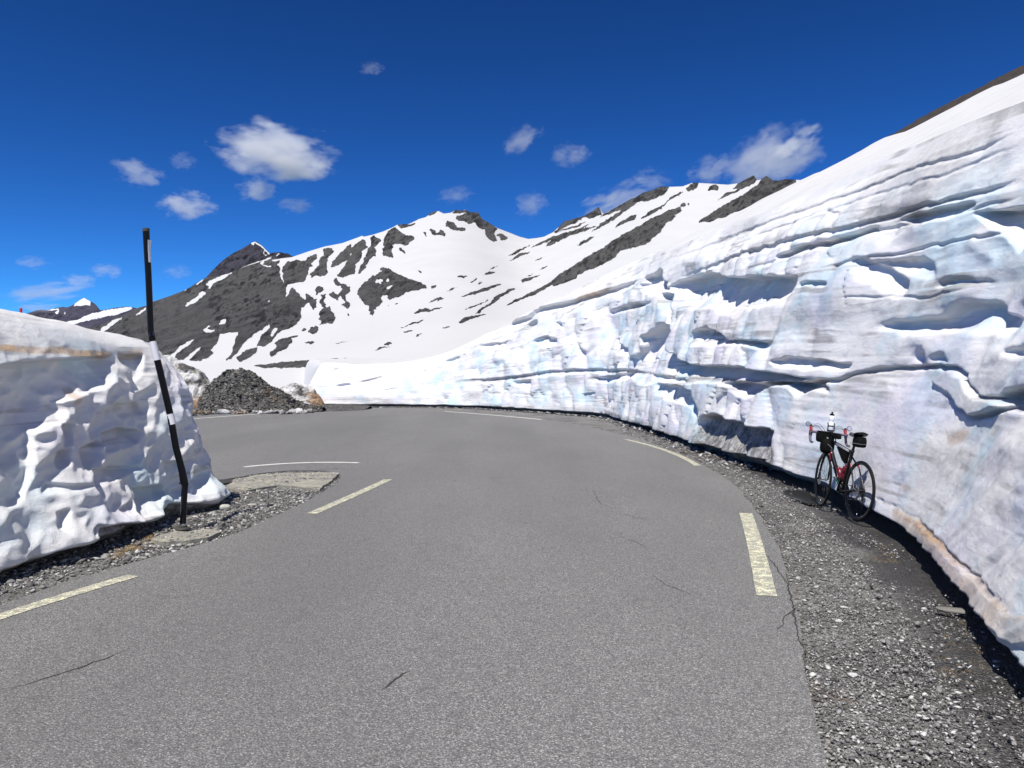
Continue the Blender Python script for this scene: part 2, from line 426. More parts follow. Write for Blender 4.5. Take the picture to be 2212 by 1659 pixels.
for pts in [[(10,1085),(20,1050),(100,960),(270,850),(450,740),(600,640),(750,560),(880,480),(960,450),(1050,410),(1130,385),(1150,420),(1080,460),(1075,490),(1010,530),(960,600),(900,650),(870,690),(750,740),(600,770),(570,830),(450,890),(300,950),(150,1030)],
    [(1130,360),(1170,348),(1172,380),(1140,385)],[(1188,348),(1217,355),(1200,372)],[(0,610),(60,570),(100,500),(280,450),(410,370),(445,450),(340,490),(300,470),(150,550),(30,610)],
    [(410,490),(500,415),(600,355),(700,300),(800,250),(960,195),(1025,205),(1020,250),(920,310),(830,340),(780,330),(700,380),(600,460),(480,540),(400,580),(320,630),(420,540),(560,450),(620,400),(500,450)],
    [(545,580),(620,500),(750,450),(730,490),(620,540)],[(770,495),(850,430),(960,380),(1050,300),(1160,240),(1130,280),(1040,320),(960,400),(860,460)],
    [(1180,220),(1250,165),(1290,165),(1270,230),(1200,250)],[(1370,245),(1390,200),(1440,185),(1475,210),(1450,240),(1400,240)],
    [(1590,225),(1700,140),(1780,95),(1810,150),(1750,200),(1680,220),(1600,230)],
    [(1280,525),(1400,440),(1550,350),(1700,270),(1800,200),(1890,100),(1950,130),(2150,120),(2150,300),(1700,400),(1400,520)],
    [(0,700),(0,650),(140,640),(60,690)],[(205,730),(330,650),(380,640),(300,700)]]:
    R(zD(*pts))
S(zD((700,385),(790,335),(700,420),(640,430))); S(zD((1790,165),(1840,140),(1800,190)))
for z, pts, w in [(zC,[(1060,575),(1150,530),(1330,440)],5),(zC,[(1090,615),(1200,550),(1320,520)],7),(zC,[(1310,485),(1450,420),(1560,370),(1680,350),(1787,310)],7),
    (zC,[(880,715),(940,680),(1010,650)],3),(zC,[(830,755),(900,735),(955,722)],5),(zC,[(600,980),(700,945),(820,910),(960,870),(1040,845)],7),(zC,[(440,930),(510,900),(590,870)],3),
    (zC,[(260,1055),(350,1000),(430,970)],4),(zC,[(345,1030),(390,1005),(440,985)],4),(zC,[(620,1110),(750,1070),(900,1000)],4),(zC,[(1320,625),(1400,592),(1480,565)],2.5),
    (zC,[(0,1340),(60,1325),(135,1310)],4),(zC,[(0,1292),(120,1245),(235,1208)],3),(zC,[(540,765),(620,770),(690,770)],4),(zC,[(150,710),(180,718),(210,735)],4),
    (zC,[(1370,720),(1440,685),(1510,650)],3),(zC,[(1230,785),(1300,760),(1360,730)],2.5),(zC,[(1510,525),(1560,510)],3),(zC,[(905,790),(960,768)],3),(zC,[(1110,865),(1150,850)],3),
    (zD,[(1460,330),(1550,270),(1680,230)],7),(zD,[(0,650),(140,620),(200,600),(360,520)],6),(zD,[(0,625),(200,560),(330,500)],4),(zD,[(160,640),(280,590),(400,550)],7),
    (zD,[(305,780),(370,745)],3),(zB,[(790,1475),(900,1445),(1050,1410)],2),(zB,[(1660,1155),(1720,1120),(1800,1095)],9),(zB,[(1480,1310),(1600,1265),(1770,1210)],3),
    (zB,[(450,1558),(560,1528)],2),(zB,[(1240,1525),(1300,1500),(1440,1480)],4),(zB,[(1480,1385),(1570,1362)],4),(zB,[(1030,1370),(1068,1358)],5),(zB,[(990,1537),(1100,1530)],2)]:
    RK.line(z(*pts), w, 1.0)
RK.fill([(545,791),(600,783),(700,776),(758,774),(770,775),(720,785),(640,795),(570,795)], 1.0)
# scattered stones poking through the snow field
for k in range(34):
    x = random.uniform(760, 1230); t = random.random()
    y = 760-(x-760)*.33-t*60 if x < 1100 else 600-(x-1100)*.4-t*50
    RK.line([(x, y), (x+random.uniform(5, 18), y-random.uniform(1.5, 6))], random.uniform(1.2, 2.6), 1.0)
RK.blur(1)

def mountain(name, sil, depth_pts, base, mat, step=2.0, rows=150, rock_fn=None, seed=0, amp=1.0, x0=None, x1=None, back=.35):
    sil = np.array(sil); o = np.argsort(sil[:, 0], kind='stable'); sil = sil[o]
    x0 = sil[0, 0] if x0 is None else x0; x1 = sil[-1, 0] if x1 is None else x1
    px = np.arange(x0, x1+step, step)
    top = np.interp(px, sil[:, 0], sil[:, 1])
    RD = np.interp(px, *np.array(depth_pts).T)
    kk_ = 121; RD = np.convolve(np.pad(RD, kk_//2, mode='edge'), np.ones(kk_)/kk_, 'valid')
    t = np.linspace(0, 1, rows)[:, None]
    py = base[0]+(top-base[0])[None]*t
    r0 = base[1]
    kt = 161; tops = np.convolve(np.pad(top, kt//2, mode='edge'), np.hanning(kt)/np.hanning(kt).sum(), 'valid')
    tt = np.clip((py-base[0])/(tops[None]-base[0]), 0, 1.3)
    dep = np.exp(np.log(r0)+(np.log(RD)[None]-math.log(r0))*tt**base[2])
    PX = np.broadcast_to(px, py.shape)
    rk = rock_fn(PX, py) if rock_fn else np.zeros(py.shape)
    # relief runs in world space
    X = (PX-CX)/F*dep; Z = CAMZ+(HZ-py)/F*dep
    sc = 1.0/np.median(RD)*12
    sx = X*sc+seed
    sz = Z*sc*1.6
    w = sstep(0, .12, t)*dep
    sy = np.broadcast_to(dep, X.shape)*sc
    d1 = fbm(sx*.35-sz*.25, sz*.45+sx*.1, sy*.12, 4)*.05
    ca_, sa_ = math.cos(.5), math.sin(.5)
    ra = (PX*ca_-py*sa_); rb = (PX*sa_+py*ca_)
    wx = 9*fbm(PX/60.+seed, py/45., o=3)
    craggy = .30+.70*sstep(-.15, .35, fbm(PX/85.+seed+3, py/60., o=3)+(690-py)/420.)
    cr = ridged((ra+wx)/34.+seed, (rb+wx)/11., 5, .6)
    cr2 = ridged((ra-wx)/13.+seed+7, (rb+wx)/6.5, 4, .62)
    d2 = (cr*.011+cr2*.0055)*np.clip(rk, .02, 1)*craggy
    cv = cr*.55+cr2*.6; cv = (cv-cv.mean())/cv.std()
    cragv = np.clip(.52+.22*cv, 0, 1)*craggy+(1-craggy)*.60  # rock tone with relief shade painted in, from the crag noise
    dep = dep+w*amp*(d1*(.45+.55*rk)+d2)
    dep = dep-w*rk*.004*amp
    P = np.stack([(PX-CX)/F*dep, dep, CAMZ+(HZ-py)/F*dep], -1)
    # the far side of the ridge
    last = P[-1]; ext = []; rke = []
    for k, (a, b) in enumerate(((1.03, .04), (1.12, .2), (1.35, .7), (1.6, 1.05))):
        q = last.copy(); q[:, 0] *= a; q[:, 1] *= a
        q[:, 2] = last[:, 2]-(last[:, 2]+20)*b
        ext.append(q); rke.append(rk[-1])
    P = np.concatenate([P, np.array(ext)], 0); rk = np.concatenate([rk, np.array(rke)], 0); cragv = np.concatenate([cragv, np.repeat(cragv[-1:], len(ext), 0)], 0)
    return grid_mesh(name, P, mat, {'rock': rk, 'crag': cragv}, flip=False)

main_sil = (zA((-900,1330),(-400,1000),(-150,860),(0,800),(150,745),(240,700),(310,680),(400,632),(440,612),(520,590),(580,555),(700,515),(840,462),(950,405),(1000,368),(1040,347),
                (1150,330),(1270,298),(1400,242),(1500,212),(1600,165),(1680,178),(1800,165)) +
            zB((430,568),(600,510),(750,465),(930,430),(1100,368),(1130,355),(1150,365),(1240,345),(1350,310),(1410,283),(1440,270),(1490,243),(1600,236),(1700,188)) +
            zC((0,240),(70,238),(160,195),(250,165),(300,118),(375,103),(430,130),(500,122),(560,90),(610,100),(650,90),(690,115),(780,118),(820,185),(900,230),(980,280),(1100,325),(1200,365),(1290,388),(1380,378),(1450,365),(1540,320),(1590,275),(1640,225)) +
            zD((100,515),(280,465),(360,420),(410,386),(428,410),(448,447),(500,425),(610,363),(700,312),(725,308),(800,260),(880,240),(960,204),(1020,209),(1150,205),(1220,178),(1260,172),(1400,180),(1550,190),(1650,175),(1700,145),(1780,106),(1795,140),(1820,150),(1860,130),(1885,112),(1910,125),(1945,152),(2000,155),(2060,140),(2120,145),(2212,150),(2500,200),(3200,420)))
js = []
for i, (x, y) in enumerate(main_sil):
    js.append((x, y))
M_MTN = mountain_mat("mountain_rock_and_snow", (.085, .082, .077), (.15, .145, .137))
def rockmain(px, py):
    j = 7*fbm(px*.07, py*.10, o=5, g=.7); k_ = 5*fbm(px*.07+40, py*.10, o=5, g=.7)
    return RK.get(px+j, py+k_)
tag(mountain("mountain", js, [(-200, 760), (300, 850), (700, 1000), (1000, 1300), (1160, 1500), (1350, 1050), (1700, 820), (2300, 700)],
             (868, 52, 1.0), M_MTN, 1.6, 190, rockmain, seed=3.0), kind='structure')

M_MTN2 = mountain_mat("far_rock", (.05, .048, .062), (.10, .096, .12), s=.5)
PK = Raster(380, 480, 720, 720, 1.0)
PK.a[:] = 1.0
PK.line(zA((1440,40),(1475,32),(1530,70),(1565,100),(1600,135)), 3.0, 0.0, False)
PK.line(zA((1552,100),(1550,130),(1570,150),(1590,135),(1570,95)), 2.0, 0.0, False)
PK.fill(zA((1480,130),(1490,140),(1472,145)), 0.0); PK.fill(zA((1440,45),(1470,38),(1465,62)), 0.0)
PK.line(zA((1300,290),(1400,245),(1500,212),(1620,165)), 3.0, 0.0, False)
PK.line(zA((1700,150),(1680,130),(1660,160)), 2.0, 0.0, False)
PK.blur(1)
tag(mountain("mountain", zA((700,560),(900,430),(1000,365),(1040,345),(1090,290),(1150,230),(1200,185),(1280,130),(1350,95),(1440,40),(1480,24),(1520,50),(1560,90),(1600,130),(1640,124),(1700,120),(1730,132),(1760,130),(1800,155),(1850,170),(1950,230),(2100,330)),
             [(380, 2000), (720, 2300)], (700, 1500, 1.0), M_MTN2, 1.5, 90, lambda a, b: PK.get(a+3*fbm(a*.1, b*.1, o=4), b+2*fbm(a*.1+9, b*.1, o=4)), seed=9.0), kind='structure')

FK = Raster(-60, 600, 420, 820, 1.0)
FK.a[:] = 1.0
for pts in [[(600,480),(610,440),(650,380),(680,450),(850,420),(980,390),(1100,330),(1250,290),(1420,255),(1600,230),(1690,235),(1640,280),(1550,300),(1450,330),(1250,370),(1000,430),(850,470),(710,490)],
    [(915,225),(950,190),(1000,140),(1060,110),(1140,160),(1135,212),(1050,215)],[(690,290),(740,265),(735,325),(705,320)],[(560,272),(700,245),(780,255),(640,280)],[(360,380),(450,340),(440,365)],
    [(800,545),(860,500),(850,520)],[(1090,510),(1120,490),(1115,508)],[(810,290),(825,285),(822,330),(808,325)]]:
    FK.fill(zE(*pts), 0.0)
for k in range(16):
    x = random.uniform(700, 1500); y = 470-(x-700)*.22+random.uniform(-30, 30)
    FK.line(zE((x, y), (x+random.uniform(60, 160), y-random.uniform(15, 40))), 1.5, 1.0)
FK.blur(1)
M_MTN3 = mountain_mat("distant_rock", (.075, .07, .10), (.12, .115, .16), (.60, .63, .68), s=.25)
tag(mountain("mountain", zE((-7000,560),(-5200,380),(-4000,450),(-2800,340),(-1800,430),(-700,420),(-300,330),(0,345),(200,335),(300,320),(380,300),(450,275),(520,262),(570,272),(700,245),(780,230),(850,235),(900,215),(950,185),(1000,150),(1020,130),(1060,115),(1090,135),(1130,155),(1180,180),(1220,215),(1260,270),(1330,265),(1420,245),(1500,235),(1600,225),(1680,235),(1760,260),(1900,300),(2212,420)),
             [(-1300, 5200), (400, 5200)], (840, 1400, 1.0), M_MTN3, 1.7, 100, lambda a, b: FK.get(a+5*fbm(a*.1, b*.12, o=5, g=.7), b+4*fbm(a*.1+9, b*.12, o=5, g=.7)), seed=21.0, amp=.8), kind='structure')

# ---------------------------------------------------------------- base ground
contact = [(2212,1457),(2121,1333),(2018,1230),(1881,1131),(1754,1058),(1685,1022),(1518,968),(1435,935),(1317,899),(1200,891),(1043,881),(933,878),(815,878),(740,877.5),(700,877.5),(660,877)]
cw = [gp(*p)[:2] for p in contact]
cw = [(1.75,-4.0),(1.85,-1.5),(2.0,.5),(2.2,2.0),(2.46,3.1)]+cw+[(-12.6, 43.6)]
cw = np.array(cw)
def resample(P, n=4000):
    d = np.r_[0, np.cumsum(np.hypot(*np.diff(P, axis=0).T))]
    u = np.linspace(0, d[-1], n)
    Q = np.stack([np.interp(u, d, P[:, 0]), np.interp(u, d, P[:, 1])], 1)
    k = 81; ker = np.hanning(k+2)[1:-1]; ker /= ker.sum()
    Qp = np.pad(Q, ((k//2, k//2), (0, 0)), mode='reflect', reflect_type='odd')
    return np.stack([np.convolve(Qp[:, i], ker, 'valid') for i in (0, 1)], 1)
WC = resample(cw)

def dist_curve(X, Y, C):
    C = C[::12]
    out = np.full(X.shape, 1e9)
    for c in C:
        np.minimum(out, (X-c[0])**2+(Y-c[1])**2, out=out)
    return np.sqrt(out)

road_right = [(1.05,-8.0),(1.1,0.0)]+[gp(*p)[:2] for p in [(1775,1659),(1748,1500),(1722,1330),(1692,1205),(1645,1115),(1585,1045),(1500,992),(1370,944),(1250,917),(1150,902),(1040,891.5),(950,885),(850,881.5),(760,880),(700,880.5),(600,885),(500,892),(430,898),(380,904),(300,913)]]+[(-22,25.3),(-40,23)]
road_left = [(-40,16.5),(-12,14.3),(-6,12.4)]+[gp(*p)[:2] for p in [(465,1045),(500,1030),(540,1022),(640,1013),(720,1014),(742,1026),(735,1040),(700,1064),(600,1112),(540,1140),(480,1165),(420,1180),(300,1212),(150,1255),(0,1300)]]+[(-3.35,4.0),(-3.15,2.5),(-3.0,0.0),(-2.9,-8.0)]
def densify(pts, step=.12, jit=.012):
    out = []
    for (a, b) in zip(pts[:-1], pts[1:]):
        n = max(1, int(math.dist(a, b)/step/(1+.12*max(0, min(a[1], 60)))))
        for i in range(n):
            t = i/n; out.append((a[0]+(b[0]-a[0])*t, a[1]+(b[1]-a[1])*t))
    out.append(pts[-1])
    o = np.array(out)
    k = 5; ker = np.ones(k)/k
    op = np.pad(o, ((2, 2), (0, 0)), mode='reflect', reflect_type='odd')
    o = np.stack([np.convolve(op[:, i], ker, 'valid') for i in (0, 1)], 1)
    o[:, 0] += fbm(o[:, 0]*2.3, o[:, 1]*2.3, o=4)*jit*4
    o[:, 1] += fbm(o[:, 0]*2.3+50, o[:, 1]*2.3, o=4)*jit*4
    return o
RR = densify(road_right); RL = densify(road_left)

def asphalt_mat():
    n = NT("asphalt")
    v1 = n.vor(150, None, 'F1', 1)
    sep = n.n('ShaderNodeSeparateColor'); n.t.links.new(v1, sep.inputs[0])
    g = sep.outputs[0]
    sp = n.noise(160, None, 2, .8)
    mid = n.noise(.7, n.map((1, .35, 1)), 5, .6)
    c = n.ramp(g, (.0, (.06, .06, .061)), (.5, (.18, .181, .180)), (.82, (.29, .288, .278)), (.93, (.42, .418, .405)), (1, (.55, .55, .53)))
    trk = n.ramp(n.noise(.45, n.map((1, .16, 1)), 3, .5), (.42, 0), (.62, .28))
    c = n.mix(trk, c, (.10, .10, .10))
    c = n.mix(n.ramp(sp, (.4, .7), (.6, 0)), c, (.10, .10, .10))
    c = n.mix(n.ramp(mid, (.35, .3), (.65, 0)), c, (.11, .11, .11))
    st = n.noise(2.6, None, 4, .6)
    c = n.mix(n.ramp(st, (.62, 0), (.74, .35)), c, (.07, .07, .07))
    n.col(c); n.p(Roughness=.85); n.set(n.b, 'Specular IOR Level', .25)
    b = n.bump(n.vor(95), .75, .006)
    n.bump(n.noise(60, None, 3, .7), .5, .006, b)
    return n.m
M_ASPH = asphalt_mat()
from mathutils.geometry import tessellate_polygon
def slab(name, loop2, z, thick, mat, parent=None, zf=None):
    L = [Vector((p[0], p[1], 0)) for p in loop2]
    tri = tessellate_polygon([L])
    n = len(L)
    V = [(p.x, p.y, z) for p in L]+[(p.x, p.y, z-thick) for p in L]
    me = bpy.data.meshes.new(name)
    F_ = []
    for a, b, c in tri:
        q = (L[b]-L[a]).cross(L[c]-L[a]).z
        F_.append((a, b, c) if q > 0 else (a, c, b))
    area = sum(L[i].x*L[(i+1) % n].y-L[(i+1) % n].x*L[i].y for i in range(n))
    for i in range(n):
        j = (i+1) % n
        F_.append((i, i+n, j+n, j) if area > 0 else (j, j+n, i+n, i))
    me.from_pydata(V, [], F_); me.validate(); me.update()
    return link(name, me, mat, parent)
road_loop = [tuple(p) for p in RR]+[tuple(p) for p in RL]
tag(slab("road", road_loop, 0.0, .07, M_ASPH), kind='structure')

def gravel_mat(name="gravel_ground", a=(.09, .088, .084), b=(.33, .325, .315)):
    n = NT(name)
    v = n.vor(48, None, 'F1', 1); sep = n.n('ShaderNodeSeparateColor'); n.t.links.new(v, sep.inputs[0])
    c = n.mix(sep.outputs[0], a, b)
    c = n.mix(n.ramp(n.noise(1.3, None, 5, .6), (.4, .55), (.62, 0)), c, (.055, .05, .045))
    c = n.mix(n.ramp(n.noise(.8, None, 5, .7), (.58, 0), (.70, .5)), c, (.16, .10, .055))
    c = n.mix(n.math('MULTIPLY', n.attr('wet'), .8), c, (.018, .017, .016))
    c = n.mix(n.attr('snow'), c, (.86, .865, .87))
    n.col(c)
    n.set(n.b, 'Roughness', n.math('SUBTRACT', .9, n.math('MULTIPLY', n.attr('wet'), .45)))
    bb = n.bump(n.vor(48), 1.0, .02)
    n.bump(n.noise(18, None, 5, .7), .7, .03, bb)
    return n.m
M_GRAV = gravel_mat()
def axis(a, b, c, d, n1, n2, n3):
    return np.unique(np.r_[-np.geomspace(-a, -b, n1) if a < 0 else np.linspace(a, b, n1), np.linspace(b, c, n2), np.geomspace(c, d, n3)])
gx = axis(-500, -9, 7, 500, 30, 190, 30)
gy = np.unique(np.r_[-np.geomspace(300, 4, 16), np.linspace(-4, 16, 220), np.linspace(16, 50, 130), np.geomspace(50, 700, 30)])
GX, GY = np.meshgrid(gx, gy)
dw = dist_curve(GX, GY, WC)
GZ = -.03+.012*fbm(GX*1.7, GY*1.7, o=4)
GZ -= .03*sstep(.9, .1, dw)*(GY > -4)
far = sstep(48, 60, np.hypot(GX, GY-2))
GZ = GZ-far*.6
wet = sstep(.75, .2, dw+.25*fbm(GX*1.2, GY*1.2, o=4))*.9
wet = np.clip(wet+.35*sstep(.05, .4, fbm(GX*.7+9, GY*.7, o=4)), 0, 1)
tag(grid_mesh("ground", np.stack([GX, GY, GZ], -1), M_GRAV, {'wet': wet, 'snow': far}), kind='structure')

# ---------------------------------------------------------------- the snow hillside and the cut wall
def hill(x, y):
    z = .9+.508*x+.077*y + .5*np.exp(-((x-1)**2+(y-40)**2)/160.)
    z = z+.10*fbm(x*.12, y*.12, o=3)*np.clip(y/6, .2, 3)
    low = 2.35+.028*(y-42)+.25*fbm(x*.3, y*.1+3, o=3)
    k = .5
    return np.log(np.exp(np.clip((z-low)/k, -30, 30))+1)*k+low

# relief, stain and painted-shade maps of the wall, traced in the photograph
WR = Raster(560, 250, 2212, 1500, 1.0)
WD = Raster(560, 250, 2212, 1500, .5)
WB = Raster(560, 250, 2212, 1500, .5)
h = WR.hollow
WRs = Raster(560, 250, 2212, 1500, 1.0)
for d, pts in [
    (.62, [(250,340),(320,300),(480,255),(600,290),(740,285),(1000,280),(980,330),(960,380),(880,440),(840,455),(800,445),(760,480),(720,455),(690,485),(640,520),(620,510),(560,490),(500,455),(370,470),(320,440),(280,470),(235,400)]),
    (.5, [(100,300),(200,240),(240,330),(250,360),(200,380),(150,350),(110,370)]),
    (.30, [(215,380),(250,380),(260,480),(255,560),(265,720),(240,740),(215,600),(225,480)]),
    (.5, [(0,700),(60,740),(130,640),(200,540),(240,570),(250,700),(300,730),(400,780),(690,790),(960,845),(1060,850),(900,870),(540,870),(400,850),(200,870),(100,900),(60,840),(0,800)]),
    (.5, [(540,878),(900,878),(1060,870),(1090,960),(1030,910),(960,940),(900,890),(830,900),(760,940),(720,965),(640,920),(600,890)]),
    (.22, [(180,880),(340,900),(400,930),(420,1040),(400,1100),(380,1040),(340,1000),(240,960),(180,930)]),
    (.34, [(360,640),(400,600),(470,560),(540,600),(610,640),(700,640),(830,640),(840,690),(700,660),(600,660),(400,670)]),
    (.16, [(850,760),(930,730),(1050,745),(1180,770),(1150,800),(1000,800),(900,785)]),
    (.24, [(1300,560),(1500,520),(1640,500),(1750,450),(1900,440),(1980,500),(2060,560),(2000,620),(1870,610),(1700,600),(1500,600),(1350,590)]),
    (.22, [(1280,200),(1340,200),(1400,250),(1500,330),(1450,400),(1380,390),(1300,300)]),
    (.16, [(1350,200),(1600,190),(1640,240),(1620,300),(1550,290),(1400,240)]),
    (.25, [(1100,95),(1300,30),(1420,0),(1400,40),(1250,80),(1130,120)]),
    (.35, [(870,180),(960,140),(1060,100),(1080,120),(950,180)]),
    (.16, [(1030,320),(1150,310),(1160,330),(1000,345)]),
    (.14, [(1620,320),(1790,300),(1940,325),(1800,340),(1650,345)]),
    (.15, [(1440,740),(1480,705),(1500,720),(1490,760)]), (.15, [(1560,730),(1620,700),(1650,750),(1600,770)]),
    (.13, [(1980,700),(2212,660),(2212,740),(2100,740)]),
    (.38, [(430,1110),(470,1060),(540,1050),(700,1110),(850,1150),(850,1200),(840,1330),(420,1250)]),
    (.30, [(1950,960),(2050,920),(2212,895),(2212,1050),(2060,1010)])]:
    (WRs.hollow if min(p[0] for p in pts) >= 1090 and max(p[1] for p in pts) < 860 else h)(z1(*pts), d)
h(z7((1970,800),(2080,790),(2212,780),(2212,880),(2160,890),(2110,970),(2080,900)), .3)
h(z7((1680,830),(1800,790),(1960,750),(1980,770),(1750,850)), .18)
h(z7((1200,990),(1350,930),(1600,855),(1580,880),(1400,940),(1220,1000)), .18)
WR.under(z7((680,1000),(850,950),(1000,880),(1200,810),(1400,740),(1600,670),(1800,590),(2000,530),(2212,440)), 8, .055)
WR.under(z7((820,985),(950,940),(1100,890),(1300,820),(1500,750),(1700,690),(1850,640),(2212,500)), 6, .04)
WR.under(z7((720,1080),(780,1060),(950,1000),(1200,920),(1350,880),(1500,850),(1700,790),(1900,730),(2100,680),(2212,645)), 11, .09)
WR.under(z7((1000,1060),(1300,960),(1600,870),(1800,820),(2212,720)), 6, .05)
WR.under(z1((600,390),(800,350),(1000,300)), 4, .05)
WR.under(z1((1100,240),(1600,120),(2212,0)), 5, .08)
WR.under(z1((1200,400),(1600,390),(1850,345)), 4, .06)
M1 = z2((690,492),(850,462),(960,428),(1090,408),(1250,362),(1290,318),(1500,272),(1640,232),(1740,200),(1900,150))
WR.under(M1, 13, .4)
for d, pts in [(.25,[(1270,500),(1350,470),(1430,490),(1440,520),(1350,530)]),(.2,[(700,580),(740,555),(790,545),(800,562),(730,580)]),(.2,[(790,612),(880,583),(890,600),(820,628)]),
    (.2,[(960,522),(1050,512),(1160,505),(1040,545)]),(.25,[(1220,470),(1260,400),(1300,380),(1300,420),(1260,470)]),(.22,[(1400,390),(1450,400),(1460,430),(1420,420)]),
    (.3,[(1700,340),(1850,290),(1980,280),(1850,320),(1720,350)]),(.35,[(1880,190),(1950,150),(2050,170),(2010,200),(1980,250),(1900,230)]),(.25,[(1180,720),(1270,710),(1285,830),(1250,760),(1190,735)]),
    (.25,[(1750,480),(1790,520),(1830,580),(1760,570)]),(.35,[(1900,480),(1980,420),(2050,440),(2040,560),(1900,590)]),(.2,[(1540,500),(1580,560),(1580,610),(1550,580)]),
    (.25,[(1590,700),(1700,700),(1850,660),(1990,690),(2212,720),(2212,735),(1980,720),(1880,690),(1700,730)]),(.2,[(180,650),(205,640),(205,700),(180,690)]),
    (.2,[(190,740),(260,730),(300,760),(200,760)])]:
    h(z2(*pts), d)
seamA = z2((320,722),(450,690)); seamB = z2((850,712),(1050,707),(1200,692),(1400,662),(1600,652),(1850,657),(2000,682),(2212,717)); 
seamC = z1((0,805),(200,825),(430,852),(600,860),(800,872),(1000,868),(1100,850),(1200,820),(1300,800),(1450,780),(1600,775),(1700,785),(1740,830),(1770,900),(1830,945),(1950,955),(2050,920),(2212,895))
seamD = z1((1630,930),(1660,970),(1700,1010),(1760,1040),(1800,1058),(1900,1050),(1950,1040),(2050,1010),(2212,1040))
for s_, w_ in ((seamA, 6), (seamB, 9), (seamC, 9), (seamD, 7)):
    WR.under(s_, w_, .16)
WR.fill(z1((1640,795),(1730,850),(1765,920),(1840,962),(1950,972),(2030,1005),(1900,1040),(1800,1048),(1710,1000),(1650,930),(1560,860)), -.09)
lipridge = z3((560,300),(740,440),(920,500),(1000,560),(1100,590),(1250,670),(1350,780),(1500,880),(1590,980),(1700,1070),(1864,1200))
WR.under([(x, y-5) for x, y in lipridge], 6, .035)
for z_ in (3, 9, 16):
    pass
rdg = lipridge+[(x, y+60) for x, y in lipridge[::-1]]
r_ = WR.mask(rdg)
sub = WR.a[r_[0]]; sub[r_[1]] = np.where(np.abs(sub[r_[1]]) < .01, -.03, sub[r_[1]])
WR.blur(4); WRs.blur(34)
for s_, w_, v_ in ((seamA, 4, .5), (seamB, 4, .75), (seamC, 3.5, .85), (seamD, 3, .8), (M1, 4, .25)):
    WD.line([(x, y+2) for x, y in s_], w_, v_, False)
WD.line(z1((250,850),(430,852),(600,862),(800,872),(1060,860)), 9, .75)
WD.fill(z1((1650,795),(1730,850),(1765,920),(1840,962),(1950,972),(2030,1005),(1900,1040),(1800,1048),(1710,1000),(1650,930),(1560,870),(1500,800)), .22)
WD.fill(z1((430,1120),(470,1060),(540,1050),(700,1105),(850,1145),(850,1200),(840,1400),(400,1300)), .85)  # cave: dirty snow, darkened further to paint in its shade
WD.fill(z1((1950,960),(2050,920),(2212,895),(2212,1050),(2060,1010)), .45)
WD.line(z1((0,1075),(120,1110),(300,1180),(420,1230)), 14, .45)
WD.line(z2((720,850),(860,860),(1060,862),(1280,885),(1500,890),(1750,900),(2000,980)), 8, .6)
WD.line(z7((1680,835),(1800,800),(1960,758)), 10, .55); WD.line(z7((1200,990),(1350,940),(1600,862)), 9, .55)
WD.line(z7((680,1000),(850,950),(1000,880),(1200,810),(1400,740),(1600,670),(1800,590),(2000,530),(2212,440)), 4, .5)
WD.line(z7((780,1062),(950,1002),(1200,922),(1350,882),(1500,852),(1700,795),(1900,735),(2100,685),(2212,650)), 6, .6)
WB.line(z2((1480,275),(1560,250),(1620,235),(1700,212)), 9, 1.0)
WB.fill(lipridge[2:]+[(x, y+58) for x, y in lipridge[2:][::-1]], .5)
WB.line([(x, y+5) for x, y in lipridge[2:]], 17, 1.0)
WB.line([(x+4, y+16) for x, y in lipridge[5:]], 22, .45)
WB.fill(z3((1200,50),(1240,25),(1380,15),(1385,60),(1330,95),(1260,115)), .55)
WB.fill(z3((960,360),(1010,345),(1020,390),(975,420)), .4)
WB.fill(z1((2050,925),(2212,895),(2212,980),(2080,985)), .7)
WB.line(z2((300,722),(440,690)), 4, .6)
WD.line([(x, y-1) for x, y in lipridge[1:]], 3.5, .6, False)
WD.blur(2); WB.blur(3)
WR0, WD0, WB0 = WR, WD, WB

# columns along the contact curve, finer where nearer
d = np.r_[0, np.cumsum(np.hypot(*np.diff(WC, axis=0).T))]
sp = np.clip(.0042*np.maximum(WC[:, 1], 1.0), .014, .12)
cum = np.r_[0, np.cumsum(np.diff(d)/sp[:-1])]
NC = int(cum[-1])
u = np.interp(np.linspace(0, cum[-1], NC), cum, d)
bx = np.interp(u, d, WC[:, 0]); by = np.interp(u, d, WC[:, 1])
tx = np.gradient(bx, u); ty = np.gradient(by, u)
k = 61; ker = np.hanning(k+2)[1:-1]; ker /= ker.sum()
def sm(a):
    return np.convolve(np.pad(a, k//2, mode='edge'), ker, 'valid')
nx, ny = sm(ty), sm(-tx); nl = np.hypot(nx, ny); nx /= nl; ny /= nl    # into the bank
lean = np.interp(by, [0, 5, 9, 14, 24, 36, 42], [2.1, 2.1, 1.95, 1.8, 1.7, 1.4, 1.2])
cxp, cyp = bx+nx*(lean+.2), by+ny*(lean+.2)
endw = sstep(0, 2.0, (u[-1]-u))
Hc = hill(cxp, cyp)*(.12+.88*endw)
NR = 330
q = np.linspace(0, 1, NR)[:, None]
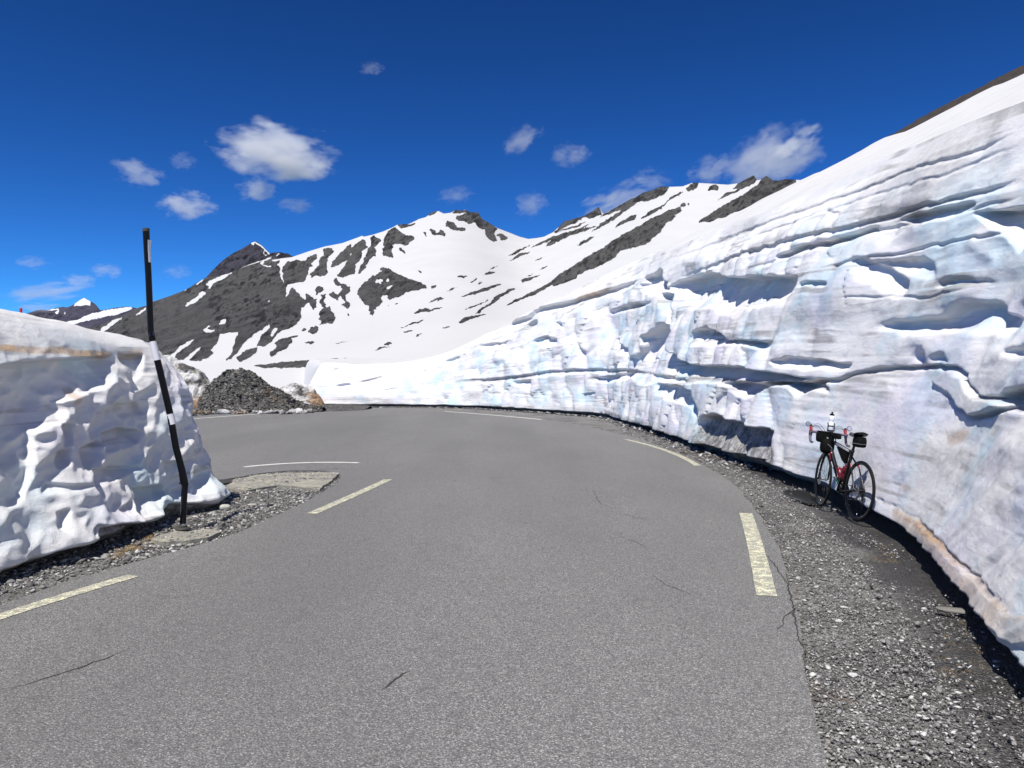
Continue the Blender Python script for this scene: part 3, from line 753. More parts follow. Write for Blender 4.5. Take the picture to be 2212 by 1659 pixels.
# z rises from the melted-out gap under the lip to the crest
LIPN = 26
qi = np.arange(NR)
under = np.clip(1-qi/LIPN, 0, 1)[:, None]          # 1 at the very foot, 0 at the lip
hh = np.clip((qi-LIPN)/(NR-1-LIPN), 0, 1)[:, None]
lipz = .135+.05*fbm(u*.6, u*0, o=4)+.05*np.exp(-((by-13)/3.5)**2)*(bx > 3)
Zw = np.where(under > 0, -.06+(lipz+.06)*(1-under)**1.6, lipz+(Hc-lipz)*hh)
nw = sstep(14, 9, by)[None]*(bx > 1)[None]
rec = lean*((.62+.16*nw)*hh+(.38-.16*nw)*hh**3.0)
loff = (.16-.10*sstep(8.6, 6.6, by)*(bx > 0))[None]
undr = .55*under**.55-loff
B = np.where(under > 0, undr+0.0, rec-loff)
PXw = bx[None]+nx[None]*B; PYw = by[None]+ny[None]*B
U = np.broadcast_to(u, Zw.shape)
px, py = proj(np.stack([PXw, PYw, Zw], -1))
inv = (PYw > 2.0)
edgefade = np.exp(-np.maximum(px-2212, 0)/250.)
jx = 16*fbm(U*1.1, Zw*1.6, o=4, g=.6)/np.maximum(PYw/9, 1); jy = 11*fbm(U*1.3+31, Zw*1.9, o=4, g=.6)/np.maximum(PYw/9, 1)
nearpx = np.minimum(1.0, 22/np.maximum(PYw, 3))
rel = (WR0.get(px+jx, py+jy)+WRs.get(px+jx, py+jy)*.85)*inv*edgefade
dirt_shade = WD0.get(px, py)*inv*edgefade; brown = WB0.get(px, py)*inv*edgefade
# natural relief (positive = out of the bank)
big_ = .20*fbm(U*.30, Zw*.45, o=2)+.07*fbm(U*.8+3, Zw*1.1, o=2)
lamw = Zw*(1-hh**1.5)+(Zw-Hc[None]+4.3)*hh**1.5+.16*fbm(U*.12, Zw*.2, o=2)
lam = .022*ridged(lamw*2.6, U*.10, 2)+.009*ridged(lamw*9.0, U*.3, 2)
lam *= .35+.65*sstep(-.2, .4, fbm(U*.25+7, Zw*.6, o=3))
f1, f2, cid = worley(U*1.35+.3*fbm(U*.7, Zw*.9, o=2), Zw*.80+.3*fbm(U*.9+4, Zw*.8, o=2)+.3)
scal = (1-np.clip(f1*1.15, 0, 1)**2.4)*(.65+.5*cid)
f3, f4, cid2 = worley(U*3.1+9, Zw*2.2+.3*fbm(U*2+4, Zw, o=3), 3)
scal2 = (1-np.clip(f3*1.25, 0, 1)**2)*(.4+.8*cid2)
mid = sstep(9.5, 15, U+0*Zw-4)*(sstep(.97, .80, hh))*sstep(-10.5, -3, bx[None]+0*Zw)
mid = np.clip(mid*sstep(-.35, .25, fbm(U*.16+2, Zw*.35, o=2)+.15), 0, 1)
scl = mid*(.23*scal+.035*scal2)
f5, f6, c5 = worley(U*1.5+.6*fbm(U*.7+9, Zw*.9, o=2), Zw*1.9-.35*U+.5*fbm(U*.8, Zw+3, o=2), 7)
def rdg_(a): return 1-2.2*np.sqrt(a*a+.008)
soft = .6*rdg_(perlin(U*.9+Zw*.5+.5*fbm(U*.5, Zw, o=2), Zw*1.25-U*.3))+.35*rdg_(perlin(U*1.9+Zw*1.0+7, Zw*2.3-U*.5+3))
soft = soft*sstep(-.5, .3, fbm(U*.35+4, Zw*.5, o=2))
# lumpy softer forms on the near wall
near = sstep(14, 8, U-4)
bikew = np.exp(-np.maximum(np.abs(by-8.9)-1.1, 0)**2/1.8)[None]*(bx > 2)[None]
slopein = bikew*(.20+sstep(0.02, .25, hh)*.02)
lump = near*(.11*soft*sstep(.18, .45, hh)*sstep(1.0, .8, hh)+.05*fbm(U*1.1+Zw*1.2, Zw*1.8-U*.4, o=2)+.014*fbm(U*3+Zw*2.2, Zw*4-U, o=3))
rip = near*sstep(.60, .1, hh)*(.020*rdg_(perlin((U*1.0+Zw*1.1)*3.6+.5*fbm(U, Zw, o=2), (U-Zw)*.9))+.010*rdg_(perlin((U*1.0+Zw*1.1)*8, (U-Zw)*1.8+4)))
grooves = near*sstep(.35, .0, hh)*.008*ridged(U*3.2+Zw*2.2, Zw*.4, 3)
small = .006*fbm(U*5, Zw*7, o=3)
topf = sstep(1.0, .90, hh)
disp = (big_*sstep(0.02, .3, hh)+lam+scl+lump+rip+grooves+small)*(.15+.85*topf)-rel*(1-under)
disp = disp+.03*under*fbm(U*3, Zw*5, o=3)
disp = np.where(disp > 0, disp*(1-.75*bikew*sstep(.5, .35, hh)), disp)-slopein*sstep(1., .5, hh)
disp = disp*sstep(0, .8, (u[-1]-u))[None]
lip = np.exp(-((hh-.0)/.02)**2)*(.03*fbm(U*1.3, U*0, o=4))
disp = disp+lip-.20*bikew*(under > 0)
PXw = PXw-nx[None]*disp; PYw = PYw-ny[None]*disp
Zw = Zw-np.abs(disp)*0.0+.015*fbm(U*2, Zw*3+4, o=3)*topf*(1-under)
P = np.stack([PXw, PYw, Zw], -1)
dirt_shade = np.clip(dirt_shade+.5*under+.22*np.exp(-hh/.03)*(1-under), 0, 1)  # underside below the lip painted dark to deepen the undercut's shade
dirt_shade = np.clip(dirt_shade+.55*sstep(.30, .75, ridged(lamw*.9+.4, U*.04, 2))*sstep(-.1, .5, fbm(U*.5, Zw, o=3))*.6, 0, 1)
wallo = grid_mesh("snow_wall", P, M_SNOW, {'dirt_shade': dirt_shade, 'brown': brown, 'lam': lamw, 'along': U, 'ice': sstep(1.0, .6, hh)+0*U})
tag(wallo, "tall cut wall of layered white snow curving along the outer edge of the road", "snow bank")
crest = P[-1]
# hillside above the crest
dxs, dys = crest[:, 0]-(-1.0), crest[:, 1]-8.0
# fan outwards, keep order of the directions along the curve
ang = np.unwrap(np.arctan2(dys, dxs)); ang = sm(ang)
a2 = np.maximum.accumulate(ang)
step = 3
ci = np.r_[np.arange(0, NC, 1)]
tt = np.r_[0, np.geomspace(.03, 420, 130)]
rr = tt[:, None]
SX = crest[None, :, 0]+np.cos(a2)[None]*rr; SY = crest[None, :, 1]+np.sin(a2)[None]*rr
SZ = hill(SX, SY)
taper = (.12+.88*endw)[None]
SZ = SZ*(taper+(1-taper)*sstep(0, 60, rr)*.2)
off = (crest[:, 2]-SZ[0])[None]*np.exp(-rr/1.0)
SZ = SZ+off+.03*fbm(SX*.8, SY*.8, o=4)*sstep(0, 2, rr)*(rr < 60)
SZ[-6:] -= np.linspace(0, 60, 6)[:, None]
rockh = np.zeros(SX.shape)
sub = slice(None, None, 1)
tag(grid_mesh("snow_slope", np.stack([SX, SY, SZ], -1)[:, ::2], M_SLOPE, {'rock': rockh[:, ::2]}), kind='structure')

# dark grassy shoulder of the hill above the snow, far right
shp = [(1790,362),(1830,336),(1880,310),(1950,271),(2000,242),(2060,210),(2120,181),(2160,159),(2212,134),(2300,97),(2500,5),(2900,-185)]
shp = np.array(shp, float)
hx = np.arange(1780, 2900, 2.5)
hy = np.interp(hx, shp[:, 0], shp[:, 1])+7.0+2.6*fbm(hx*.10, hx*0, o=5, g=.7)-1.2
rows = []
for t_, dd_, dz in ((0, 70, 75), (.5, 82, 24), (.8, 90, 9), (.93, 95, 3), (1, 97, 0), (1.1, 104, None), (1.2, 140, None)):
    if dz is None:
        y = np.full(hx.shape, float(dd_)); pz = CAMZ+(HZ-hy)/F*97-(dd_-97)*.6
        rows.append(np.stack([(hx-CX)/F*y, y, pz], -1))
    else:
        y = np.full(hx.shape, float(dd_)); yy = hy+dz+fbm(hx*.08, hx*0+t_*9, o=4)*2
        rows.append(np.stack([(hx-CX)/F*y, y, CAMZ+(HZ-yy)/F*y], -1))
n = NT("dry_grass_hill")
n.col(n.mix(n.ramp(n.noise(.9, None, 6, .75), (.4, 0), (.62, 1)), (.016, .014, .012), (.065, .045, .034))); n.p(Roughness=.95)
n.bump(n.noise(1.2, None, 6, .7), 1.0, .6)
tag(grid_mesh("hill", np.array(rows), n.m, {}), kind='structure')

# ---------------------------------------------------------------- left snow block
loop = np.array([(-4.75,2.6),(-4.5,4.4),(-4.28,5.6),(-4.15,6.3),(-3.95,7.1),(-3.9,7.8),(-3.82,8.6),(-3.66,9.3),(-3.72,9.8),(-4.15,10.4),(-5.1,11.0),(-7,11.6),(-10,12.2),(-13,11.8),(-14.2,9.0),(-13,5.0),(-10,2.4),(-7,1.4),(-5.3,1.7),(-4.75,2.6)])
def closed(P, n, kk):
    dd = np.r_[0, np.cumsum(np.hypot(*np.diff(P, axis=0).T))]
    uu = np.linspace(0, dd[-1], n, endpoint=False)
    Q = np.stack([np.interp(uu, dd, P[:, 0]), np.interp(uu, dd, P[:, 1])], 1)
    ker = np.hanning(kk+2)[1:-1]; ker /= ker.sum()
    Qp = np.concatenate([Q[-(kk//2):], Q, Q[:kk//2]])
    return np.stack([np.convolve(Qp[:, i], ker, 'valid') for i in (0, 1)], 1), uu
NL = 1500
LC, lu = closed(loop, 6000, 121)
wgt = np.where((LC[:, 1] > 4) & (LC[:, 0] > -6.5), 5.0, 1.0)
cm = np.cumsum(wgt); sel = np.interp(np.linspace(0, cm[-1], NL, endpoint=False), cm, np.arange(6000)).astype(int)
LC = LC[sel]; lu = lu[sel]
t2 = np.roll(LC, -8, 0)-np.roll(LC, 8, 0); t2 /= np.linalg.norm(t2, axis=1)[:, None]
ln = np.stack([-t2[:, 1], t2[:, 0]], 1)      # loop runs counter-clockwise: left normal points inwards
cen = np.array([-8.5, 7.0])
sgn = np.sign(((cen-LC)*ln).sum(1)); ln = ln*np.median(sgn)
NRL = 300; LL = 16
qi = np.arange(NRL)
under = np.clip(1-qi/LL, 0, 1)[:, None]; hh = np.clip((qi-LL)/(210-LL), 0, 1)[:, None]; tp = np.clip((qi-210)/(NRL-1-210), 0, 1)[:, None]
Htop = np.interp(LC[:, 1], [2, 6, 7.5, 9.5, 10.4, 12], [2.35, 2.27, 2.22, 2.02, 1.9, 1.9])
inset = np.interp(LC[:, 1], [2, 6, 8, 9.2, 10.0, 12], [.75, .74, .78, .80, .75, .8])
lipz = .12+.04*fbm(lu*.8, lu*0, o=3)
Z = np.where(under > 0, -.06+(lipz+.06)*(1-under)**1.5, lipz+(Htop-lipz)*hh**.95)
Z = Z+tp*.25*(1-tp*.3)
ins = np.where(under > 0, .22*under**.7-.04, inset*(.62*hh**.8+.14*hh**4+.24*hh**12)+.07*sstep(0, .1, hh)-.01)
U = np.broadcast_to(lu, Z.shape)
X = LC[None, :, 0]+ln[None, :, 0]*ins; Y = LC[None, :, 1]+ln[None, :, 1]*ins
px, py = proj(np.stack([X, Y, Z], -1))
LR = Raster(-80, 640, 500, 1260, 1.5)
def lh(pts, d, p=.5, flip=False): LR.hollow(zL(*pts), d, p, flip)
# upper left face stands back behind a ledge; the lit folds below it
lh([(-100,470),(100,440),(560,410),(600,450),(560,520),(520,560),(400,600),(300,640),(350,720),(210,770),(150,800),(130,960),(110,1050),(60,1130),(-100,1200)], .15, .2)
lh([(600,410),(720,400),(730,500),(690,540),(640,470)], .1)
for pts, d_ in [([(250,900),(330,880),(320,960),(250,980)], .12), ([(510,800),(600,770),(720,790),(700,830),(620,880),(510,900)], .16), ([(400,880),(500,830),(500,960),(420,1010),(400,960)], .12),
    ([(640,1200),(670,1080),(800,1060),(830,1090),(780,1190),(700,1250)], .17), ([(830,950),(900,940),(900,1010),(840,1040)], .1), ([(370,1310),(400,1260),(460,1280),(440,1340)], .1),
    ([(280,760),(350,750),(340,850),(300,880)], .1), ([(560,660),(700,640),(760,700),(620,720)], .1), ([(560,1190),(620,1140),(640,1200),(600,1240)], .1), ([(430,990),(560,970),(700,970),(640,1010),(450,1080)], .1),
    ([(140,1110),(300,1100),(420,1060),(300,1060),(200,1050)], .07), ([(200,1200),(260,1180),(240,1300),(200,1290)], .08), ([(860,1120),(960,1060),(1050,980),(1060,1100),(1000,1180),(880,1190)], .07)]:
    lh(pts, d_)
lh([(-100,1500),(0,1490),(200,1400),(380,1360),(450,1270),(560,1260),(740,1255),(860,1160),(1090,1160),(1110,1240),(900,1290),(700,1360),(350,1440),(170,1510),(-100,1560)], .16, .35)
LR.blur(14)
LB = Raster(-80, 640, 500, 1260, 1.0)
LB.line(zL((-80,362),(60,366),(150,378),(300,376),(380,392),(450,395),(560,404)), 15, .95, False)
LB.line(zL((600,410),(660,400),(720,400)), 22, .55, False); LB.fill(zL((345,570),(380,560),(385,650),(350,660)), .5); LB.fill(zL((260,660),(300,650),(300,680)), .35)
LB.blur(4)
LDm = Raster(-80, 640, 500, 1260, 1.0)
LDm.fill(zL((-100,1480),(0,1470),(200,1410),(380,1370),(450,1275),(560,1255),(740,1255),(860,1165),(950,1155),(1090,1160),(1110,1250),(900,1310),(700,1380),(350,1460),(170,1530),(-100,1580)), .9)  # wet dirty foot, darkened further to paint in its undercut shade
LDm.line(zL((640,420),(700,425)), 12, .25); LDm.blur(4)
vis = (LC[:, 1] > 4)[None]&(LC[:, 0] > -5.5)[None]
rel = LR.get(px, py)*vis*(tp <= 0); brn = LB.get(px, py)*vis; drt_shade = LDm.get(px, py)*vis
fold = rdg_(perlin(U*.75+Z*.55+.5*fbm(U*.6, Z*.8, o=2), Z*1.5-U*.75))
fold2 = rdg_(perlin(U*1.7+Z*1.0+5, Z*3.2-U*1.4+.4*fbm(U, Z, o=2)))
fold3 = rdg_(perlin(U*3.9+Z*2+9, Z*6.5-U*2.6))
lowm = sstep(.98, .6, hh)*(1-under)
disp = .10*fbm(U*.5, Z*.7, o=3)+lowm*(.085*fold+.055*fold2+.026*fold3-.05)+.05*fbm(U*1.5+Z, Z*2.2, o=3)+.006*fbm(U*7, Z*8, o=3)
disp = disp+.012*ridged(Z*4+.3*fbm(U, Z, o=2), U*.3, 3)
disp = (disp*(.35+.65*sstep(1.0, .9, hh))-rel+.17*sstep(.42, .0, hh)*(1-under)*sstep(9, 7.5, LC[:, 1])[None])*(1-tp)
X = X-ln[None, :, 0]*disp; Y = Y-ln[None, :, 1]*disp
# top closes towards the middle
tp2 = tp**1.2
X = X+(cen[0]-X)*tp2; Y = Y+(cen[1]-Y)*tp2
Z = Z+.05*fbm(X*1.1, Y*1.1, o=4)*(tp > 0)+.03*fbm(X*2, Y*2, o=3)*sstep(.9, 1, hh)-.08*sstep(.94, 1.0, hh)**2*(1-np.exp(-tp*12))*0
P = np.stack([X, Y, Z], -1)
brn = np.clip(brn, 0, 1); drt_shade = np.clip(drt_shade+.35*under, 0, 1)  # underside of the block gets painted shade as well
lb = grid_mesh("snow_block", P, M_SNOW, {'dirt_shade': drt_shade, 'brown': brn, 'lam': Z*1.3+.2*fbm(U*.3, Z, o=2), 'along': U, 'ice': sstep(1.0, .8, hh)*.8+0*U}, close=True, flip=False)
tag(lb, "isolated block of old snow with a brown dust band, behind the bent black pole", "snow bank")

# ---------------------------------------------------------------- heaps at the far edge of the bend
def heap(name, sil, dep, wf, wb, mat, namp=.12, cols=160, rows=70, seed=0, crag=0, attrs=None):
    sil = np.array(sil, float)
    hx = np.linspace(sil[0, 0], sil[-1, 0], cols)
    hy = np.interp(hx, sil[:, 0], sil[:, 1])
    xc = (hx-CX)/F*dep; zt = np.maximum(CAMZ+(HZ-hy)/F*dep, .02)
    t = np.linspace(-1, 1, rows)[:, None]
    end = np.sin(np.linspace(0, math.pi, cols))**.5
    prof = np.where(t < 0, 1-np.abs(t)**1.25, 1-np.abs(t)**1.6)
    yy = dep+np.where(t < 0, t*wf, t*wb)*(.35+.65*end)[None]
    zz = -.08+(zt[None]+.08)*prof
    xx = np.broadcast_to(xc, zz.shape).copy()
    nz = fbm(xx*1.1+seed, yy*1.1, zz*1.1, o=5, g=.6)
    inner = (1-np.abs(t))**.5
    f1, f2, ci_ = worley(xx*1.6+seed, yy*1.3+zz*1.4, 1)
    nz2 = crag*(ci_-.5)*np.clip((f2-f1)*4, 0, 1)
    zz = zz+(nz*namp+nz2)*inner*np.minimum(1, zt/.5)[None]*np.where(np.abs(t) < .08, .25, 1)
    yy = yy-(np.abs(nz)*namp*1.5+nz2)*inner
    P = np.stack([xx, yy, zz], -1)
    at = attrs(xx, yy, zz) if attrs else {}
    return grid_mesh(name, P, mat, at)
n = NT("gravel_pile")
v = n.vor(9, None, 'F1', 1); sp_ = n.n('ShaderNodeSeparateColor'); n.t.links.new(v, sp_.inputs[0])
c = n.mix(n.ramp(sp_.outputs[0], (0, 0), (.8, .45), (1, 1)), (.035, .034, .032), (.22, .215, .20))
c = n.mix(n.ramp(n.noise(1.2, None, 4, .6), (.6, 0), (.75, .4)), c, (.16, .13, .09))
n.col(c); n.p(Roughness=.9)
b = n.bump(n.vor(9), 1.0, .12); n.bump(n.vor(23), .8, .05, b)
M_PILE = n.m
n = NT("dirty_snow")
e = n.noise(1.1, n.map((1, 1, 1.4)), 7, .7)
c = n.mix(n.ramp(e, (.44, 0), (.56, 1)), (.62, .62, .61), (.07, .065, .06))
c = n.mix(n.ramp(n.noise(.55, None, 4, .6), (.53, 0), (.62, .85)), c, (.36, .23, .13))
c = n.mix(n.ramp(n.noise(.8, n.map((1, 1, 1), (1, 0, 2)), 4, .6), (.60, 0), (.68, .5)), c, (.25, .26, .14))
n.col(c); n.p(Roughness=.8); n.bump(n.noise(2.5, None, 6, .7), 1.0, .25)
M_DSNOW = n.m
tag(heap("dirty_snow_heap", zM((60,560),(100,330),(150,200),(220,165),(300,150),(380,140),(440,175),(520,215),(600,240),(680,290),(700,350),(760,400),(800,460),(850,600)), 36, 2.2, 2.5, M_DSNOW, .3, seed=4, crag=.25),
    "craggy heap of dirty snow and earth left of the dark gravel mound", "snow heap")
tag(heap("gravel_pile", zM((520,640),(600,560),(700,440),(800,345),(870,300),(940,270),(1040,270),(1130,310),(1200,360),(1270,410),(1330,430),(1400,470),(1480,540),(1600,580),(1750,600)), 35.6, 1.7, 2.2, M_PILE, .30, seed=8, crag=.12),
    "dark mound of loose gravel on the far side of the bend", "gravel pile")
tag(heap("dirty_snow_lump", zM((1310,600),(1340,460),(1370,425),(1420,402),(1490,390),(1600,405),(1670,440),(1690,480),(1730,530),(1770,610)), 40.5, .9, 1.2, M_DSNOW, .16, seed=13, crag=.12),
    "small brown and white lump of dirty snow between the gravel mound and the snow wall", "snow heap")
tag(heap("gravel_strip", z0((330,898),(400,884),(520,882),(600,880),(700,874),(770,872.5),(800,877)), 38.5, 5.0, 2.0, M_PILE, .07, seed=18, crag=.03), kind='structure')

# ---------------------------------------------------------------- stones scattered as gravel
def ico():
    bm = bmesh.new(); bmesh.ops.create_icosphere(bm, subdivisions=1, radius=1.0)
    V = np.array([v.co[:] for v in bm.verts]); T = np.array([[v.index for v in f.verts] for f in bm.faces]); bm.free(); return V, T
IV, IT = ico()
def inside(poly, X, Y):
    P = np.array(poly); m = np.zeros(X.shape, bool)
    for (xa, ya), (xb, yb) in zip(P, np.roll(P, -1, 0)):
        if ya == yb: continue
        m ^= ((ya > Y) != (yb > Y)) & (X < (xb-xa)*(Y-ya)/(yb-ya)+xa)
    return m
def stones(name, X, Y, Zc, size, mat, label, flat=.55):
    n = len(X)
    V = IV[None]*(1+.28*RNG.normal(size=(n, len(IV), 1)).clip(-1.2, 1.2)*.6)
    sc = size[:, None]*np.stack([RNG.uniform(.8, 1.5, n), RNG.uniform(.6, 1.1, n), RNG.uniform(.35, .8, n)*flat/.55], 1)
    V = V*sc[:, None, :]*np.array([1.1, 1, .75])
    a = RNG.uniform(0, 6.28, n); tl = RNG.normal(0, .35, n)
    ca, sa, ct, st = np.cos(a), np.sin(a), np.cos(tl), np.sin(tl)
    x = V[..., 0]*ct[:, None]+V[..., 2]*st[:, None]; z = -V[..., 0]*st[:, None]+V[..., 2]*ct[:, None]; y = V[..., 1]
    Vx = x*ca[:, None]-y*sa[:, None]+X[:, None]; Vy = x*sa[:, None]+y*ca[:, None]+Y[:, None]
    Vz = z+Zc[:, None]+size[:, None]*.15
    Vv = np.stack([Vx, Vy, Vz], -1).reshape(-1, 3)
    T = (IT[None]+(np.arange(n)*len(IV))[:, None, None]).reshape(-1, 3)
    tone = np.repeat(RNG.uniform(0, 1, n), len(IV))
    o = raw_mesh(name, Vv, T, mat, attrs={'tone': tone})
    tag(o, label, 'gravel', kind='stuff'); return o
n = NT("stone_chips")
c = n.ramp(n.attr('tone'), (0, (.04, .04, .04)), (.4, (.14, .138, .135)), (.8, (.32, .315, .31)), (1, (.65, .64, .62)))
c = n.mix(n.ramp(n.noise(25, None, 4, .6), (.4, .5), (.6, 0)), c, (.08, .075, .07))
n.col(c); n.p(Roughness=.75)
M_STONE = n.m
def verge_points(N, y0, y1):
    Y = y0*(y1/y0)**RNG.uniform(0, 1, N)
    i = np.searchsorted(np.maximum.accumulate(RR[:, 1]), Y).clip(1, len(RR)-1)
    xr = np.interp(Y, RR[2:, 1][:220].clip(None, 40), RR[2:, 0][:220]) if False else None
    return Y
def xof(curve, Y, ymax=33.):
    c = curve[(curve[:, 1] > -3)]
    j = np.argmax(c[:, 1] > ymax) if (c[:, 1] > ymax).any() else len(c)
    c = c[:j]; o = np.argsort(c[:, 1]); return np.interp(Y, c[o, 1], c[o, 0])
N = 52000
Y = 2.4*(24/2.4)**RNG.uniform(0, 1, N)**1.25
xa = xof(RR, Y)-.02; xb = xof(WC, Y)
t = RNG.beta(1.1, 1.5, N)
X = xa+(xb-xa)*t+0
size = np.clip(RNG.lognormal(math.log(.0040), .5, N), .0024, .022)*(1+.035*Y)
keep = fbm(X*2.2, Y*1.1, o=3)+RNG.normal(0, .25, N)-.55*(t > .62) > -.3
X, Y, size = X[keep], Y[keep], size[keep]
stones("gravel", X, Y, np.full(len(X), -.022), size, M_STONE, "loose grey stone chips on the verge between road and snow wall")
isl = [tuple(p) for p in RL]+[(-12, -8), (-12, 12)]
def on_slab(nm, cnt, z):
    me_ = bpy.data.objects[nm].data; P_ = [v.co[:2] for v in me_.vertices][:len(me_.vertices)//2]
    a_ = np.array(P_); X = RNG.uniform(a_[:, 0].min(), a_[:, 0].max(), cnt); Y = RNG.uniform(a_[:, 1].min(), a_[:, 1].max(), cnt)
    k_ = inside(P_, X, Y) & (fbm(X*3, Y*3, o=3)+RNG.normal(0, .2, cnt) > .05); X, Y = X[k_], Y[k_]
    stones("gravel", X, Y, np.full(len(X), z-.002), np.clip(RNG.lognormal(math.log(.006), .5, len(X)), .003, .025), M_STONE, "stone chips strewn over the sunken concrete" if z < .015 else "stone chips strewn over the slab at the pole's foot")
N = 60000
X = RNG.uniform(-5.2, -2.0, N); Y = RNG.uniform(3.8, 14.0, N)
k_ = inside(isl, X, Y); X, Y = X[k_], Y[k_]
size = np.clip(RNG.lognormal(math.log(.009), .55, len(X)), .005, .05)
kk = fbm(X*2, Y*2, o=3)+RNG.normal(0, .3, len(X)) > -.2
stones("gravel", X[kk], Y[kk], np.full(kk.sum(), -.022), size[kk], M_STONE, "broken stone chips on the island around the snow block")
n = NT("dark_stone_chips")
c = n.ramp(n.attr('tone'), (0, (.018, .017, .016)), (.6, (.062, .060, .056)), (.93, (.13, .127, .12)), (1, (.36, .35, .33)))
c = n.mix(n.ramp(n.noise(.9, None, 3, .6), (.58, 0), (.70, .6)), c, (.20, .13, .07))
n.col(c); n.p(Roughness=.8); M_DSTONE = n.m
X = RNG.uniform(-15.5, -9.0, 260); Y = 34.2+RNG.normal(0, .8, 260)
stones("snow_rubble", X, Y, np.full(260, .03), np.clip(RNG.lognormal(math.log(.09), .5, 260), .04, .32), M_DSNOW, "broken lumps of dirty snow around the gravel mound")
# stones lying on the dark mound
N = 2600
pt = bpy.data.objects['gravel_pile'].data
pv_ = np.zeros(len(pt.vertices)*3); pt.vertices.foreach_get('co', pv_); pv_ = pv_.reshape(-1, 3)
pv_ = pv_[(pv_[:, 1] < 35.8) & (pv_[:, 2] > -.02)]
ii = RNG.integers(0, len(pv_), N); X, Y, Zp = pv_[ii, 0]+RNG.normal(0, .03, N), pv_[ii, 1]+RNG.normal(0, .03, N), pv_[ii, 2]
stones("gravel", X, Y, Zp, np.clip(RNG.lognormal(math.log(.026), .55, N), .012, .12), M_DSTONE, "angular dark stones covering the gravel mound")
X = RNG.uniform(-16.5, -9, 1500); Y = RNG.uniform(29.5, 35, 1500); k_ = ~inside(road_loop, X, Y); X, Y = X[k_], Y[k_]
stones("gravel", X, Y, np.full(len(X), .02), np.clip(RNG.lognormal(math.log(.04), .5, len(X)), .02, .15), M_DSTONE, "spilled stones between the gravel mound and the road")
# crumbs at the foot of the far wall
N = 5000
ii = RNG.integers(0, len(WC), N); ii = ii[(WC[ii, 1] > 14)]
X = WC[ii, 0]+RNG.normal(0, .35, len(ii)); Y = WC[ii, 1]+RNG.normal(0, .35, len(ii))-.2
k_ = ~inside(road_loop, X, Y); X, Y = X[k_], Y[k_]
stones("gravel", X, Y, np.full(len(X), -.02), RNG.uniform(.015, .06, len(X)), M_STONE, "dark rubble along the foot of the far snow wall")

# ---------------------------------------------------------------- road paint and cracks
n = NT("road_paint")
w1 = n.noise(14, n.map((1, 1, 1)), 5, .75)
w2 = n.vor(95)
f = n.math('ADD', w1, n.math('MULTIPLY', w2, .35))
c = n.mix(n.ramp(f, (.60, 0), (.68, .8)), n.mix(n.noise(3), (.60, .58, .36), (.70, .69, .54)), (.17, .17, .165))
n.col(c); n.p(Roughness=.7); n.bump(n.vor(95), .6, .005)
M_PAINT = n.m
n = NT("road_paint_white")
c = n.mix(n.ramp(n.noise(5, None, 4, .7), (.55, 0), (.68, .75)), (.60, .60, .56), (.2, .2, .2))
n.col(c); n.p(Roughness=.7)
M_PAINTW = n.m
def stripe(name, pts, width, mat, z=.004):
    P = np.array([gp(*p)[:2] for p in pts])
    dd = np.r_[0, np.cumsum(np.hypot(*np.diff(P, axis=0).T))]
    m = max(12, int(dd[-1]/.06))
    uu = np.linspace(0, dd[-1], m)
    # smooth through the given points
    from numpy.polynomial import polynomial as pl
    deg = min(2, len(P)-1)
    cxx = pl.polyfit(dd, P[:, 0], deg); cyy = pl.polyfit(dd, P[:, 1], deg)
    Q = np.stack([pl.polyval(uu, cxx), pl.polyval(uu, cyy)], 1)
    T = np.gradient(Q, axis=0); T /= np.linalg.norm(T, axis=1)[:, None]
    Nn = np.stack([-T[:, 1], T[:, 0]], 1)
    w_ = width/2+.006*fbm(uu*9, uu*0, o=3)
    w2_ = width/2+.006*fbm(uu*9+40, uu*0, o=3)
    A = Q+Nn*w_[:, None]; B_ = Q-Nn*w2_[:, None]
    V = np.zeros((2, m, 3)); V[0, :, :2] = A; V[1, :, :2] = B_; V[..., 2] = z
    o = grid_mesh(name, V, mat, flip=True)
    tag(o, kind='structure'); return o
stripe("road_marking", [(1611,1109),(1626,1160),(1641,1215),(1656,1288)], .145, M_PAINT)
stripe("road_marking", [(1352,949.5),(1420,967),(1483,993),(1508,1006)], .12, M_PAINT)
stripe("road_marking", [(960,888.8),(1050,895.5),(1170,906.5)], .16, M_PAINTW)
stripe("road_marking", [(390,907),(520,897),(650,888)], .16, M_PAINTW)
stripe("road_marking", [(528,1009),(640,1000.5),(775,1000)], .13, M_PAINTW)
stripe("road_marking", [(672,1110),(720,1090),(775,1065),(838,1036)], .13, M_PAINT)
stripe("road_marking", [(-60,1352),(0,1333),(150,1285),(288,1244)], .13, M_PAINT)
M_CRACK = simple("crack", (.03, .03, .03), .95)
def crack(pts, w=.006, name="road_crack"):
    P = np.array([gp(*p)[:2] for p in pts])
    dd = np.r_[0, np.cumsum(np.hypot(*np.diff(P, axis=0).T))]
    m = max(10, int(dd[-1]/.03)); uu = np.linspace(0, dd[-1], m)
    Q = np.stack([np.interp(uu, dd, P[:, 0]), np.interp(uu, dd, P[:, 1])], 1)
    sd = random.random()*50
    Q[:, 0] += .045*fbm(uu*5+sd, uu*0, o=5, g=.8); Q[:, 1] += .045*fbm(uu*5+sd+9, uu*0, o=5, g=.8)
    T = np.gradient(Q, axis=0); T /= np.linalg.norm(T, axis=1)[:, None]; Nn = np.stack([-T[:, 1], T[:, 0]], 1)
    wd = (w*(.5+.5*np.abs(fbm(uu*6+sd, uu*0, o=2))*2)*np.sin(np.linspace(.05, math.pi-.05, m)))[:, None]
    V = np.zeros((2, m, 3)); V[0, :, :2] = Q+Nn*wd; V[1, :, :2] = Q-Nn*wd; V[..., 2] = .003
    tag(grid_mesh(name, V, M_CRACK, flip=True), kind='structure')
